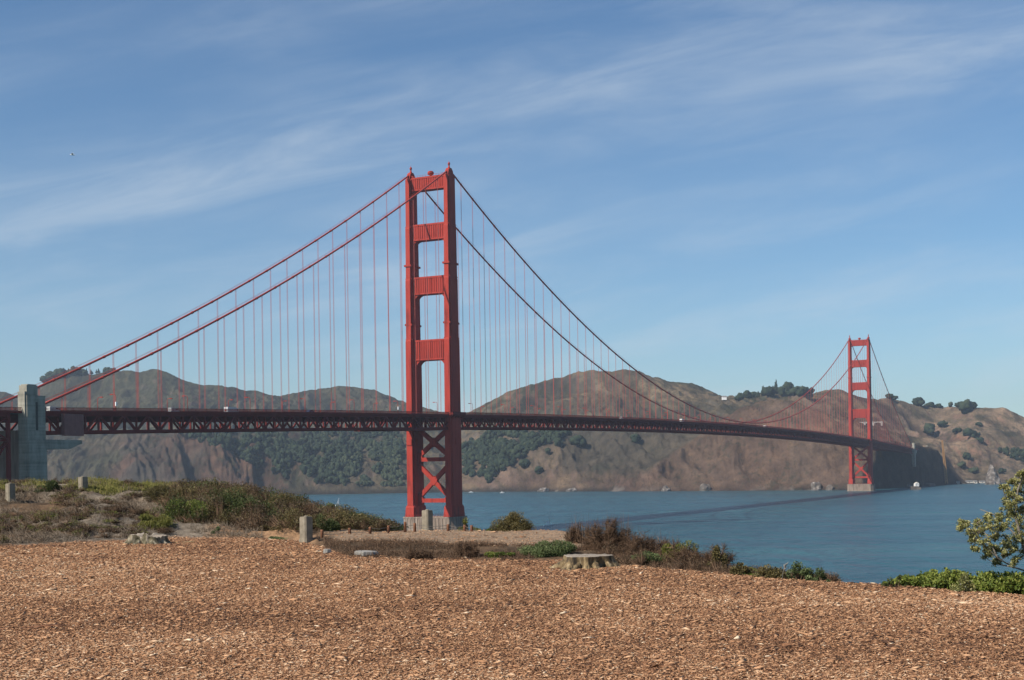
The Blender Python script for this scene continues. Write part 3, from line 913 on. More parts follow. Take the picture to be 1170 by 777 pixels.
def leg_mesh():
    """stepped, recessed shaft standing at the local origin"""
    b = MB()
    st_ = [(9.8, 17.0, 7.0, 16.6), (17.0, 71.0, 5.2, 14.2), (71.0, 121.0, 5.0, 13.6), (121.0, 159.0, 4.6, 12.2), (159.0, 191.5, 4.2, 11.2), (191.5, 222.0, 3.8, 10.2)]
    for i, (z0, z1, ly, lx) in enumerate(st_):
        tp = 0.97 if i else 0.93
        rec = 0.55 if i else 0.4
        def ring(k, z):
            x, y = lx / 2 * k, ly / 2 * k
            x2, y2 = x - rec * 2.6, y - rec
            return [(x2, -y, z), (x2, -y2, z), (x, -y2, z), (x, y2, z), (x2, y2, z), (x2, y, z), (-x2, y, z), (-x2, y2, z), (-x, y2, z), (-x, -y2, z), (-x2, -y2, z), (-x2, -y, z)]
        vs = ring(1, z0) + ring(tp, z1 - 1.0) + ring(tp * 0.95, z1)
        fs = [tuple(range(11, -1, -1)), tuple(range(24, 36))]
        for r_ in (0, 12):
            fs += [(r_ + k, r_ + (k + 1) % 12, r_ + 12 + (k + 1) % 12, r_ + 12 + k) for k in range(12)]
        b.add(vs, fs)
        if i >= 1:          # thin collar where a stage begins
            b.box((0, 0, z0 + 0.25), (lx + 0.35 - 2.6 * rec, ly + 0.35, 0.5))
    for z in (130.0, 167.0): # inspection platforms
        b.box((0, 0, z), (12.3, 4.9, 0.25))
        for sx in (-1, 1):
            b.box((sx * 6.12, 0, z + 0.6), (0.08, 4.9, 0.9)); b.box((0, sx * 2.42, z + 0.6), (12.1, 0.08, 0.9))
    for sx in (-1, 1):
        b.box((sx * 6.7, 0, 57), (1.4, 3.6, 4.0)); b.box((0, sx * 2.55, 57), (4.4, 0.8, 4.0))
    return b


def saddle_mesh():
    b = MB()
    b.prism([(-4.1, 221.6), (4.1, 221.6), (2.7, 225.2), (1.2, 226.6), (-1.2, 226.6), (-2.7, 225.2)], 1, -1.2, 1.2)
    return b


def strut_mesh(z0, z1, dep, yi, haunch, hh):
    """portal strut between the legs: ribbed box, chords, and haunches that round the opening below"""
    b = MB()
    L = yi * 2
    b.box((0, 0, (z0 + z1) / 2), (dep, L, z1 - z0))
    for z in (z0 + 0.7, z1 - 0.7):
        b.box((0, 0, z), (dep + 0.7, L - 0.02, 1.0))
    n = 15
    for i in range(n):
        y = -yi + L * (i + 0.5) / n
        for sx in (-1, 1):
            b.box((sx * (dep / 2 + 0.16), y, (z0 + z1) / 2), (0.34, L / n * 0.5, z1 - z0 - 2.6))
    for s in (-1, 1):
        poly = [(s * yi, z0 + 0.01), (s * (yi - haunch), z0 + 0.01)]
        for k in range(7):
            t = math.pi / 2 * k / 6
            poly.append((s * (yi - haunch + haunch * math.sin(t) * 0.82), z0 - hh * 0.5 * (1 - math.cos(t)) - 0.01))
        poly += [(s * (yi - 0.18 * haunch), z0 - hh * 0.62), (s * (yi - 0.02 * haunch), z0 - hh), (s * yi, z0 - hh)]
        b.prism(poly, 0, -dep / 2 + 0.25, dep / 2 - 0.25)
        b.prism([(s * yi, z1), (s * yi, z1 + 1.7), (s * (yi - 1.6), z1)], 0, -dep / 2 + 0.3, dep / 2 - 0.3)
    return b


def cross_mesh(z0, z1, yi, first):
    b = MB()
    # an X of two box members, with gusset at the middle, over one horizontal
    p = [(0, -yi - 0.3, z0 + 1.2), (0, yi + 0.3, z1 - 1.2), (0, yi + 0.3, z0 + 1.2), (0, -yi - 0.3, z1 - 1.2)]
    b.bar(p[0], p[1], 2.3, 2.6, (0, 1, 0)); b.bar(p[2], p[3], 2.2, 2.6, (0, 1, 0))
    zc = (z0 + z1) / 2
    b.prism([(-2.6, zc), (0, zc - 3.0), (2.6, zc), (0, zc + 3.0)], 0, -1.32, 1.32)
    b.box((0, 0, z0 - 0.2), (2.6, yi * 2 + 0.4, 2.5))
    for s in (-1, 1):
        b.prism([(s * yi, z0 - 4.0), (s * (yi - 3.4), z0 - 0.4), (s * (yi - 3.4), z0 + 1.6), (s * yi, z0 + 5.0)], 0, -1.4, 1.4)
    return b


leg_o = saddle_o = None
strut_src = {}
for T in (0, 1280):
    for s in (-1, 1):
        if leg_o is None:
            leg_o = leg_mesh().build('tower_leg', M['red'], bridge)
            L_ = leg_o
            sd = saddle_mesh().build('saddle_housing', M['red'], L_)
            fin = MB().lathe((0, 0, 226.4), [(0.75, 0), (0.75, 0.9), (0.5, 1.1), (0.5, 2.4), (0.85, 2.6), (0.7, 3.4), (0.3, 4.0), (0.08, 4.3), (0.05, 5.2)], 10).build('beacon_lantern', M['red'], L_)
            L_.location = (T, s * HW, 0)
        else:
            L_ = copy_tree(leg_o, bridge)
            L_.location = (T, s * HW, 0)
    for k, (z0, z1, dep, yi, hn, hh) in enumerate(((214.2, 222.8, 4.6, 12.1, 2.6, 2.4), (182.8, 193.2, 5.2, 12.0, 4.6, 6.5), (149.0, 160.2, 5.8, 11.8, 5.4, 9.5), (107.8, 120.8, 6.4, 11.6, 5.8, 12.5))):
        if k not in strut_src:
            so = strut_mesh(z0, z1, dep, yi, hn, hh).build('portal_strut', M['red'], bridge)
            strut_src[k] = so
            if k == 0:
                bm_ = MB().lathe((0, -0.6, 222.5), [(1.3, 0), (1.3, 0.35), (0.5, 0.5), (0.6, 0.9), (1.9, 1.7), (2.1, 2.5), (1.7, 3.4), (0.9, 3.8), (0.1, 3.9)], 14)
                bm_.build('airway_beacon', M['red'], so)
                r_ = MB()
                for y in np.arange(-11.5, 11.6, 1.9):
                    r_.box((2.5, y, 223.15), (0.1, 0.1, 1.1)); r_.box((-2.5, y, 223.15), (0.1, 0.1, 1.1))
                for sx in (-2.5, 2.5): r_.box((sx, 0, 223.65), (0.1, 23.4, 0.1))
                r_.build('handrail', M['red'], so)
            so.location = (T, 0, 0)
        else:
            c_ = copy_tree(strut_src[k], bridge); c_.location = (T, 0, 0)
    for z0, z1 in ((20.5, 44.6), (46.2, 67.0)):
        cross_mesh(z0, z1, 11.3, z0 < 30).build('cross_brace', M['red'], bridge).location = (T, 0, 0)
    pb = MB()
    wy = 18.6
    oct_ = [(-10, -wy + 3), (-7, -wy), (7, -wy), (10, -wy + 3), (10, wy - 3), (7, wy), (-7, wy), (-10, wy - 3)]
    pb.prism(oct_, 2, -6, 9.4)
    pb.prism([(x * 1.03, y * 1.02) for x, y in oct_], 2, 9.4, 10.3)
    pb.prism([(x * 1.06, y * 1.04) for x, y in oct_], 2, -6.1, 1.2)
    for i in range(13):
        y = -wy + 3.6 + i * (2 * wy - 7.2) / 12
        pb.box((-10.02, y, 5.3), (0.5, 1.5, 8)); pb.box((10.02, y, 5.3), (0.5, 1.5, 8))
    for i in range(5):
        x = -6 + i * 3.0
        pb.box((x, -wy - 0.02, 5.3), (1.4, 0.5, 8)); pb.box((x, wy + 0.02, 5.3), (1.4, 0.5, 8))
    po = pb.build('pier', M['pier'], bridge); po.location = (T, 0, 0)
    rb = MB()
    for (x, y) in [(x, sy * (wy - 0.6)) for x in np.arange(-7, 7.1, 2) for sy in (-1, 1)] + [(sx * 9.6, y) for y in np.arange(-15, 15.1, 2) for sx in (-1, 1)]:
        rb.box((x, y, 11.0), (0.14, 0.14, 1.4))
    for z in (11.0, 11.65):
        for sy in (-1, 1): rb.box((0, sy * (wy - 0.6), z), (14.4, 0.1, 0.1))
        for sx in (-1, 1): rb.box((sx * 9.6, 0, z), (0.1, 31, 0.1))
    rb.build('pier_railing', M['red_shade_tone'], po)

# cables
for s in (-1, 1):
    ts = np.concatenate((np.linspace(-338, 0, 40), np.linspace(0, 1280, 120)[1:], np.linspace(1280, 1635, 40)[1:]))
    cb = MB().tube([(t, s * HW, cable_z(t)) for t in ts], 0.52, 8)
    for t in np.arange(-338 + 18, 1632, 15.24):
        if min(abs(t), abs(t - 1280)) < 7: continue
        d = 3.0
        cb.tube([(t - 0.5, s * HW, cable_z(t - 0.5)), (t + 0.5, s * HW, cable_z(t + 0.5))], 0.66, 8)
    co = cb.build('main_cable', M['cable'], bridge)
    hb = MB()
    for off in (-0.55, 0.55):
        hb.tube([(t, s * HW + off, cable_z(t) + 1.35) for t in ts[::2]], 0.05, 4, caps=False)
    hb.build('hand_rope', M['cable'], co)
# the suspenders: each pair of ropes one part; the hundred that show largest, the rest together
sus = []
for s in (-1, 1):
    for t0, t1 in ((-343, 0), (0, 1280), (1280, 1640)):
        n = int(round((t1 - t0) / 15.24))
        for k in range(1, n):
            t = t0 + (t1 - t0) * k / n
            za, zb = rail_z(t) - 1.6, cable_z(t)
            if zb - za < 1.5 or min(abs(t), abs(t - 1280)) < 9: continue
            sus.append((-(zb - za) / (BW(t, -s * HW, 0)[1]), t, s, za, zb))
sus.sort()
rest = MB()
for i, (_, t, s, za, zb) in enumerate(sus):
    b = rest if i >= 100 else MB()
    wd = 0.105 if i < 100 else 0.12
    for dx in (-0.32, 0.32):
        b.bar((t + dx, s * HW, za), (t + dx, s * HW, zb), wd, wd)
    if i < 100: b.build('suspender_rope', M['rope'], bridge)
tag(rest.build('suspender_rope', M['rope'], bridge), kind='stuff')

# deck and trusses
T0, T1 = -460, 1850
tt = np.arange(T0, T1 + 1, 7.62)
dk = MB()
for a, c_ in zip(tt[:-1], tt[1:]):
    za, zb = rail_z(a) - 1.25, rail_z(c_) - 1.25
    vs = [(a, -14.6, za), (a, 14.6, za), (a, 14.6, za - 0.55), (a, -14.6, za - 0.55), (c_, -14.6, zb), (c_, 14.6, zb), (c_, 14.6, zb - 0.55), (c_, -14.6, zb - 0.55)]
    dk.add(vs, [(0, 4, 5, 1), (3, 2, 6, 7), (0, 3, 7, 4), (1, 5, 6, 2)])
dk.build('deck', M['asphalt'], bridge)
for s in (-1, 1):
    b = MB()
    k = 0
    tr = np.arange(-338, 1640, 7.62)
    for a, c_ in zip(tr[:-1], tr[1:]):
        za, zb = rail_z(a) - 2.5, rail_z(c_) - 2.5
        y = s * 13.55
        b.bar((a, y, za - 0.15), (c_, y, zb - 0.15), 0.9, 1.6); b.bar((a, y, za - 7.4), (c_, y, zb - 7.4), 0.9, 1.25)
        b.bar((a, y, za - 0.5), (a, y, za - 7.0), 0.6, 0.75, (0, 1, 0))
        if k % 2 == 0: b.bar((a, y, za - 0.3), (c_, y, zb - 7.1), 0.55, 0.9)
        else: b.bar((a, y, za - 7.1), (c_, y, zb - 0.3), 0.55, 0.9)
        k += 1
    b.build('stiffening_truss', M['red_shade_tone'], bridge)
    rl = MB()
    y = s * 14.75
    for a, c_ in zip(tt[:-1], tt[1:]):
        za, zb = rail_z(a), rail_z(c_)
        rl.bar((a, y, za), (c_, y, zb), 0.16, 0.14)
        rl.bar((a, y, za - 1.1), (c_, y, zb - 1.1), 0.12, 0.12)
        rl.bar((a, y - 0.0, za - 1.75), (c_, y, zb - 1.75), 0.3, 0.95)
        m_ = 12
        for q in range(m_):
            f = q / m_
            t_ = a + (c_ - a) * f; z_ = za + (zb - za) * f
            rl.box((t_, y, z_ - 0.55), (0.34 if q else 0.45, 0.07, 1.0))
    rl.build('railing', M['red_shade_tone'], bridge)
fb = MB()
for i, a in enumerate(np.arange(-338, 1640, 7.62)):
    za = rail_z(a) - 2.0
    fb.box((a, 0, za - 1.9), (0.8, 26.2, 3.0))
    fb.box((a, 0, za - 7.85), (0.5, 26.2, 0.6))
    c_ = a + 7.62
    if i % 2 == 0 and c_ + 7.62 < 1640:
        z1 = rail_z(c_ + 7.62) - 2.0
        fb.bar((a, -13, za - 7.85), (c_ + 7.62, 13, z1 - 7.85), 0.5, 0.45)
        fb.bar((a, 13, za - 7.9), (c_ + 7.62, -13, z1 - 7.9), 0.5, 0.45)
fb.build('floor_beams', M['red_shade_tone'], bridge)
tv = MB()
for i in range(10): tv.box((-66 + i * 6.6, 0, rail_z(-66 + i * 6.6) - 10.75), (6.4, 28.6, 0.5))
tv.build('deck_shade_panel', M['red_shade_tone'], bridge)  # solid panel added under the deck to cast shade on the lower tower
# sidewalk swung round each tower leg
for T in (0, 1280):
    for s in (-1, 1):
        sw = MB()
        zr = rail_z(T)
        sw.box((T, s * 17.3, zr - 1.5), (17, 2.6, 0.5)); sw.box((T, s * 18.4, zr - 0.6), (17, 0.1, 1.2))
        sw.box((T, s * 17.6, zr - 2.2), (16, 0.5, 0.9))
        for e in (-1, 1): sw.box((T + e * 8.5, s * 16.6, zr - 1.2), (0.1, 3.7, 1.3))
        for e in (-6, -2, 2, 6): sw.bar((T + e, s * 14.2, zr - 4.6), (T + e, s * 18.2, zr - 2.3), 0.4, 0.4)
        sw.build('sidewalk_bay', M['red_shade_tone'], bridge)


# concrete pylons that carry the cable ends
def pylon(T, s, base, zr, far=False):
    b = MB()
    b.box((T, s * 14.6, (base + zr + 4.6) / 2), (9.4, 4.8, zr + 4.6 - base))
    b.box((T - 1.6, s * 14.6, zr + 6.4), (5.6, 4.0, 4.2))
    b.box((T - 4.3, s * 14.6, (base + zr + 6.0) / 2), (2.0, 3.6, zr + 6.0 - base))
    b.box((T + 0.3, s * 14.6, (base + zr - 13) / 2), (9.3, 5.5, zr - 13 - base))
    b.box((T - 1.4, s * 14.6, zr + 8.6), (4.6, 3.4, 0.6))
    o = b.build('pylon_shaft', M['concrete'], bridge)
    g = MB()
    g.box((T + 0.2, s * 17.03, zr - 3.5), (1.1, 0.12, 11.0))
    g.build('groove_shade', M['groove_shade'], o)
    return o


for s in (-1, 1):
    pylon(-345, s, -3, rail_z(-345)); pylon(1645, s, 34, rail_z(1645))
MB().box((-346, 0, 27), (5.5, 25.5, 60)).build('pylon_wall', M['pier'], bridge)
MB().prism([(-340.2, 49.5), (-327, 49.7), (-320, 52.0), (-320, 53.4), (-340.2, 53.4)], 1, -16.4, -4).build('concrete_ledge', M['concrete'], bridge)
sh = MB().box((-324, -15.3, rail_z(-324) - 7.0), (10.6, 1.7, 8.8))
for i in range(10): sh.box((-328.8 + i * 1.07, -16.2, rail_z(-324) - 7.0), (0.5, 0.12, 8.6))
sh.build('maintenance_enclosure', M['grey_panel'], bridge)
# approach viaduct beyond the south pylon: braced steel bents
vb = MB()
for i, t in enumerate((-356, -374, -392, -412, -432, -452)):
    for s in (-1, 1):
        zt = rail_z(t) - 2.2
        vb.bar((t, s * 13.4, 0), (t, s * 13.4, zt), 1.3, 1.3, (0, 1, 0))
        if i:
            p = (-356, -374, -392, -412, -432, -452)[i - 1]
            vb.bar((t, s * 13.4, zt - 0.6), (p, s * 13.4, rail_z(p) - 2.8), 0.9, 1.4)
            for za, zb in ((zt - 1, zt - 10), (zt - 10, zt - 32), (zt - 32, zt - 54)):
                vb.bar((t, s * 13.4, za), (p, s * 13.4, zb), 0.6, 0.7); vb.bar((t, s * 13.35, zb), (p, s * 13.35, za), 0.6, 0.7)
                vb.bar((t, s * 13.4, zb), (p, s * 13.4, zb), 0.7, 0.8)
    for z in (zt - 10, zt - 32, zt - 54):
        vb.bar((t, -13, z), (t, 13, z), 0.8, 0.9)
    vb.bar((t, -13, zt - 10), (t, 13, zt - 32), 0.6, 0.7); vb.bar((t, 13, zt - 10), (t, -13, zt - 32), 0.6, 0.7)
    vb.box((t, 0, zt - 1.0), (0.8, 27, 2.2))
vb.build('approach_viaduct', M['red_shade_tone'], bridge)
# north anchorage housing and the steel viaduct behind it
nb = MB()
nb.box((1715, -11.5, 54), (126, 5.0, 21)); nb.box((1715, 11.5, 54), (126, 5.0, 21)); nb.box((1715, 0, 50), (126, 17.8, 12))
for t in (1664, 1690, 1716, 1742, 1768): nb.box((t, -14.3, 53), (1.6, 0.9, 24))
nb.build('anchorage_housing', M['stone_far'], bridge)  # paler concrete gives this shaded housing its lit look by colour
pylon(1785, -1, 36, rail_z(1785)); pylon(1785, 1, 36, rail_z(1785))
vb = MB()
for t in (1800, 1820, 1840):
    for s in (-1, 1): vb.bar((t, s * 13.0, 20), (t, s * 13.0, rail_z(t) - 2), 1.4, 1.4, (0, 1, 0))
    vb.bar((t, -13, 34), (t, 13, 60), 0.7, 0.7); vb.bar((t, 13, 34), (t, -13, 60), 0.7, 0.7)
for s in (-1, 1):
    vb.bar((1792, s * 13, rail_z(1792) - 3), (1848, s * 13, rail_z(1848) - 3), 1.0, 2.2)
    for a in (1800, 1820): vb.bar((a, s * 13, 28), (a + 20, s * 13, 58), 0.6, 0.6); vb.bar((a, s * 13, 58), (a + 20, s * 13, 28), 0.6, 0.6)
vb.build('north_viaduct', M['red_shade_tone'], bridge)

# lamp posts along both railings
lb = MB()
lb.tube([(0, 0, -0.1), (0, 0, 6.6)], [0.16, 0.11], 6)
lb.tube([(0, 0, 6.5), (0, 0.5, 7.1), (0, 1.9, 7.2)], 0.10, 6)
lamp0 = empty('street_lamp', (0, 0, 0), 0, 'slim red lamp post standing along the bridge deck railing', 'lamp post', 'lamp posts along the bridge deck')
lb.build('pole', M['red'], lamp0)
MB().box((0, 2.3, 7.1), (0.55, 1.3, 0.38)).build('lamp_head', M['red'], lamp0)
first = True
for s in (-1, 1):
    for t in np.arange(-298 + (0 if s < 0 else 20), 1636, 46.2):
        if min(abs(t), abs(t - 1280)) < 10: continue
        o = lamp0 if first else copy_tree(lamp0)
        first = False
        o.location = BW(t, -s * 14.35, rail_z(t) - 1.25)
        o.rotation_euler = (0, 0, RZ + (0 if s < 0 else math.pi))
        if s < 0 and abs(t + 298) < 3: box_near = o
        if s < 0 and abs(t + 67) < 3: box_far = o
for o, lb_ in ((box_near, 'lamp post with white box on its pole, nearest the concrete pylon'), (box_far, 'lamp post with white box on its pole just left of the near tower')):
    o['label'] = lb_
    MB().box((0, -0.3, 3.0), (0.9, 0.4, 1.7)).build('white_box', M['white'], o)


# traffic on the deck
def vehicle(name, t, w, kind, paint, label, cat):
    o = empty(name, BW(t, w, rail_z(t) - 1.25), RZ, label, cat, 'vehicles crossing the bridge')
    if kind == 'van':
        prof = [(-2.9, 0.45), (2.9, 0.45), (2.9, 1.15), (2.1, 1.45), (1.5, 2.2), (1.2, 2.32), (-2.8, 2.32), (-2.9, 2.1)]; hw = 1.0
        win = [(1.42, 1.4), (2.0, 1.42), (1.5, 2.1), (1.0, 2.1), (0.3, 2.1), (0.3, 1.4)]
        wheels = (-1.9, 1.9)
    elif kind == 'truck':
        prof = [(-4.4, 0.7), (4.2, 0.7), (4.2, 1.5), (3.9, 2.7), (2.5, 2.75), (2.45, 3.2), (-4.4, 3.2)]; hw = 1.2
        win = [(2.9, 1.7), (3.95, 1.7), (3.75, 2.55), (2.9, 2.55)]
        wheels = (-3.2, -2.1, 3.1)
    else:
        prof = [(-2.2, 0.35), (2.2, 0.35), (2.2, 0.75), (1.2, 0.95), (0.5, 1.5), (-1.2, 1.5), (-1.9, 1.0), (-2.2, 0.95)]; hw = 0.88
        win = [(1.0, 0.98), (0.42, 1.42), (-1.1, 1.42), (-1.6, 1.0)]
        wheels = (-1.35, 1.35)
    MB().prism(prof, 1, -hw, hw).build('body', M[paint], o)
    MB().prism(win, 1, -hw - 0.012, hw + 0.012).build('windows', M['dark'], o)
    for x in wheels:
        for sy in (-1, 1):
            wv = MB(); wv.tube([(x, sy * (hw - 0.22), 0.34), (x, sy * (hw + 0.02), 0.34)], 0.34, 12)
            wv.build('wheel', M['tyre'], o)


M['car_silver'] = pmat('silver_paint', [(0.3, (0.42, 0.43, 0.44)), (0.7, (0.46, 0.47, 0.48))], 1, 0.35, spec=0.5)
M['car_blue'] = pmat('blue_paint', [(0.3, (0.05, 0.09, 0.20)), (0.7, (0.06, 0.10, 0.22))], 1, 0.35, spec=0.5)
vehicle('van', -312, -7, 'van', 'white', 'white van on the deck just right of the concrete pylon', 'van')
vehicle('van', -236, -7, 'van', 'car_silver', 'silver van on the deck over the left cliffs', 'van')
vehicle('truck', 470, 2, 'truck', 'white', 'white box truck on the deck under the low middle of the cable', 'truck')
vehicle('truck', 756, 2, 'truck', 'white', 'white box truck on the deck in front of the brown bluff', 'truck')
vehicle('van', 318, 1, 'van', 'white', 'white van on the deck below the rounded hilltop', 'van')
vehicle('car', -150, 11, 'car', 'car_blue', 'blue car on the deck left of the near tower', 'car')
vehicle('truck', -190, -9, 'truck', 'car_silver', 'silver box truck on the deck midway along the left span', 'truck')
vehicle('truck', 1180, 2, 'truck', 'car_silver', 'silver box truck on the deck just before the far tower', 'truck')

# ------------------------------------------------------------------ trees and woods on the far hills
_t = (1 + 5 ** 0.5) / 2
_iv = np.array([(-1, _t, 0), (1, _t, 0), (-1, -_t, 0), (1, -_t, 0), (0, -1, _t), (0, 1, _t), (0, -1, -_t), (0, 1, -_t), (_t, 0, -1), (_t, 0, 1), (-_t, 0, -1), (-_t, 0, 1)], float)
_iv /= np.linalg.norm(_iv[0])
_if = [(0, 11, 5), (0, 5, 1), (0, 1, 7), (0, 7, 10), (0, 10, 11), (1, 5, 9), (5, 11, 4), (11, 10, 2), (10, 7, 6), (7, 1, 8), (3, 9, 4), (3, 4, 2), (3, 2, 6), (3, 6, 8), (3, 8, 9), (4, 9, 5), (2, 4, 11), (6, 2, 10), (8, 6, 7), (9, 8, 1)]


def ico(sub):
    v = [tuple(p) for p in _iv]; f = list(_if)
    for _ in range(sub):
        cache, nf = {}, []
        def mid(a, b):
            k = (min(a, b), max(a, b))
            if k not in cache:
                p = (np.array(v[a]) + np.array(v[b])); p /= np.linalg.norm(p)
                v.append(tuple(p)); cache[k] = len(v) - 1
            return cache[k]
        for a, b, c_ in f:
            ab, bc, ca = mid(a, b), mid(b, c_), mid(c_, a)
            nf += [(a, ab, ca), (b, bc, ab), (c_, ca, bc), (ab, bc, ca)]
        f = nf
    return np.array(v), np.array(f)


ICO1 = ico(1)


def crown_arrays(c, r, h, shape, lumps=9):
    """a crown of a few rough lumps plus ragged leaf clumps"""
    parts = []
    for k in range(lumps):
        if shape == 'cone':
            f = k / max(1, lumps - 1)
            rr = r * (1.0 - 0.85 * f) * rng.uniform(0.7, 1.0)
            cc = np.array((rng.normal(0, 0.12 * r), rng.normal(0, 0.12 * r), h * (0.18 + 0.75 * f)))
            sc = np.array((rr, rr, h * 0.17))
        else:
            d = rand_dirs(1, 0.3)[0]
            cc = np.array((d[0] * r * 0.62, d[1] * r * 0.62, h * 0.44 + d[2] * h * 0.30))
            sc = np.array((r, r, h * 0.62)) * rng.uniform(0.40, 0.70)
        v = ICO1[0] * (1 + rng.normal(0, 0.20, (len(ICO1[0]), 1)))
        parts.append((c + cc + v * sc, ICO1[1], np.full(len(v), rng.uniform(0.1, 0.9)) + rng.normal(0, 0.12, len(v))))
    return parts


def in_poly(x, y, P):
    ins = False
    for i in range(len(P)):
        (x1, y1), (x2, y2) = P[i], P[i - 1]
        if (y1 > y) != (y2 > y) and x < (x2 - x1) * (y - y1) / (y2 - y1) + x1: ins = not ins
    return ins


def wood(name, poly, n, mat, hmin, hmax, lumps=3):
    parts, k = [], 0
    x0, x1 = min(p[0] for p in poly), max(p[0] for p in poly); y0, y1 = min(p[1] for p in poly), max(p[1] for p in poly)
    while k < n:
        x, y = rng.uniform(x0, x1), rng.uniform(y0, y1)
        if not in_poly(x, y, poly): continue
        k += 1
        if vnoise(x / 16.0, y / 9.0) < 0.28: continue
        p = hill_at(x, y)
        h = rng.uniform(hmin, hmax)
        parts += crown_arrays(p - (0, 0, h * 0.12), h * rng.uniform(0.34, 0.62), h * rng.uniform(0.8, 1.1), 'round', lumps)
    V, Fc, T = join(parts)
    return tag(np_mesh(name, V, Fc, M[mat], tint=np.clip(T, 0, 1)), kind='stuff')


wood('woodland', [(232, 496), (458, 496), (458, 522), (440, 538), (425, 553), (395, 556), (350, 552), (305, 543), (272, 522), (245, 512), (205, 497)], 1250, 'hill_tree', 9, 16)
wood('woodland', [(395, 512), (458, 500), (458, 556), (392, 557), (375, 535)], 640, 'hill_tree_pale', 7, 13)
wood('woodland', [(527, 516), (541, 504), (563, 495), (657, 494), (640, 504), (603, 517), (581, 535), (560, 549), (531, 544)], 600, 'hill_tree', 9, 16)
wood('woodland', [(1106, 496), (1125, 499), (1150, 511), (1175, 519), (1175, 533), (1140, 517), (1120, 508)], 110, 'hill_tree', 7, 12)


def hill_tree(px, py, hp, shape, mat, label, group=None, name='hill_tree', wide=0.5):
    p = hill_at(px, py)
    h = hp * p[1] / F
    o = empty(name, tuple(p), 0, label, 'tree', group)
    V, Fc, T = join(crown_arrays(np.zeros(3) + (0, 0, 0.05 * h), h * wide * (0.55 if shape == 'cone' else 1), h, shape, 9 if shape == 'cone' else 12))
    np_mesh('crown', V, Fc, M[mat], o, tint=np.clip(T, 0, 1))
    MB().tube([(0, 0, -1.5), (0, 0, h * 0.5)], [h * 0.05, h * 0.02], 6).build('trunk', M['bark'], o)
    return o


gl = 'trees along the left hilltop'
for x in np.concatenate((np.linspace(54, 93, 18), np.linspace(92, 128, 9))):
    x = x + rng.normal(0, 1.2)
    hp = rng.uniform(6, 9.5) if x < 92 else rng.uniform(4, 7)
    py = np.interp(x, [45, 60, 100, 150], [441, 433, 427, 426])
    cone = x > 78 and rng.random() < 0.5
    hill_tree(x, py, hp, 'cone' if cone else 'round', 'hill_tree', 'small dark tree in the row along the left hilltop', gl, 'conifer' if cone else 'hill_tree', 0.72)
gb = 'trees crowning the far knoll'
for x in np.concatenate((np.linspace(842, 868, 8), np.linspace(868, 921, 22))):
    x = x + rng.normal(0, 1.0)
    if abs(x - 887) < 2.2: continue
    py = np.interp(x, [838, 850, 880, 915, 925], [460, 455, 452, 452, 454])
    hill_tree(x, py + rng.uniform(-1, 1.5), rng.uniform(7, 11) if x > 872 else rng.uniform(4, 7), 'cone' if rng.random() < 0.3 else 'round', 'hill_tree', 'dark tree among those crowning the far knoll right of the middle hill', gb, 'hill_tree', 0.6)
hill_tree(887, 451, 15, 'cone', 'hill_tree', 'tallest pointed conifer rising from the far knoll of trees', None, 'conifer', 0.42)
hill_tree(927.5, 451, 7, 'round', 'hill_tree', 'lone round tree on the skyline just right of the knoll of trees', None, 'hill_tree', 0.55)
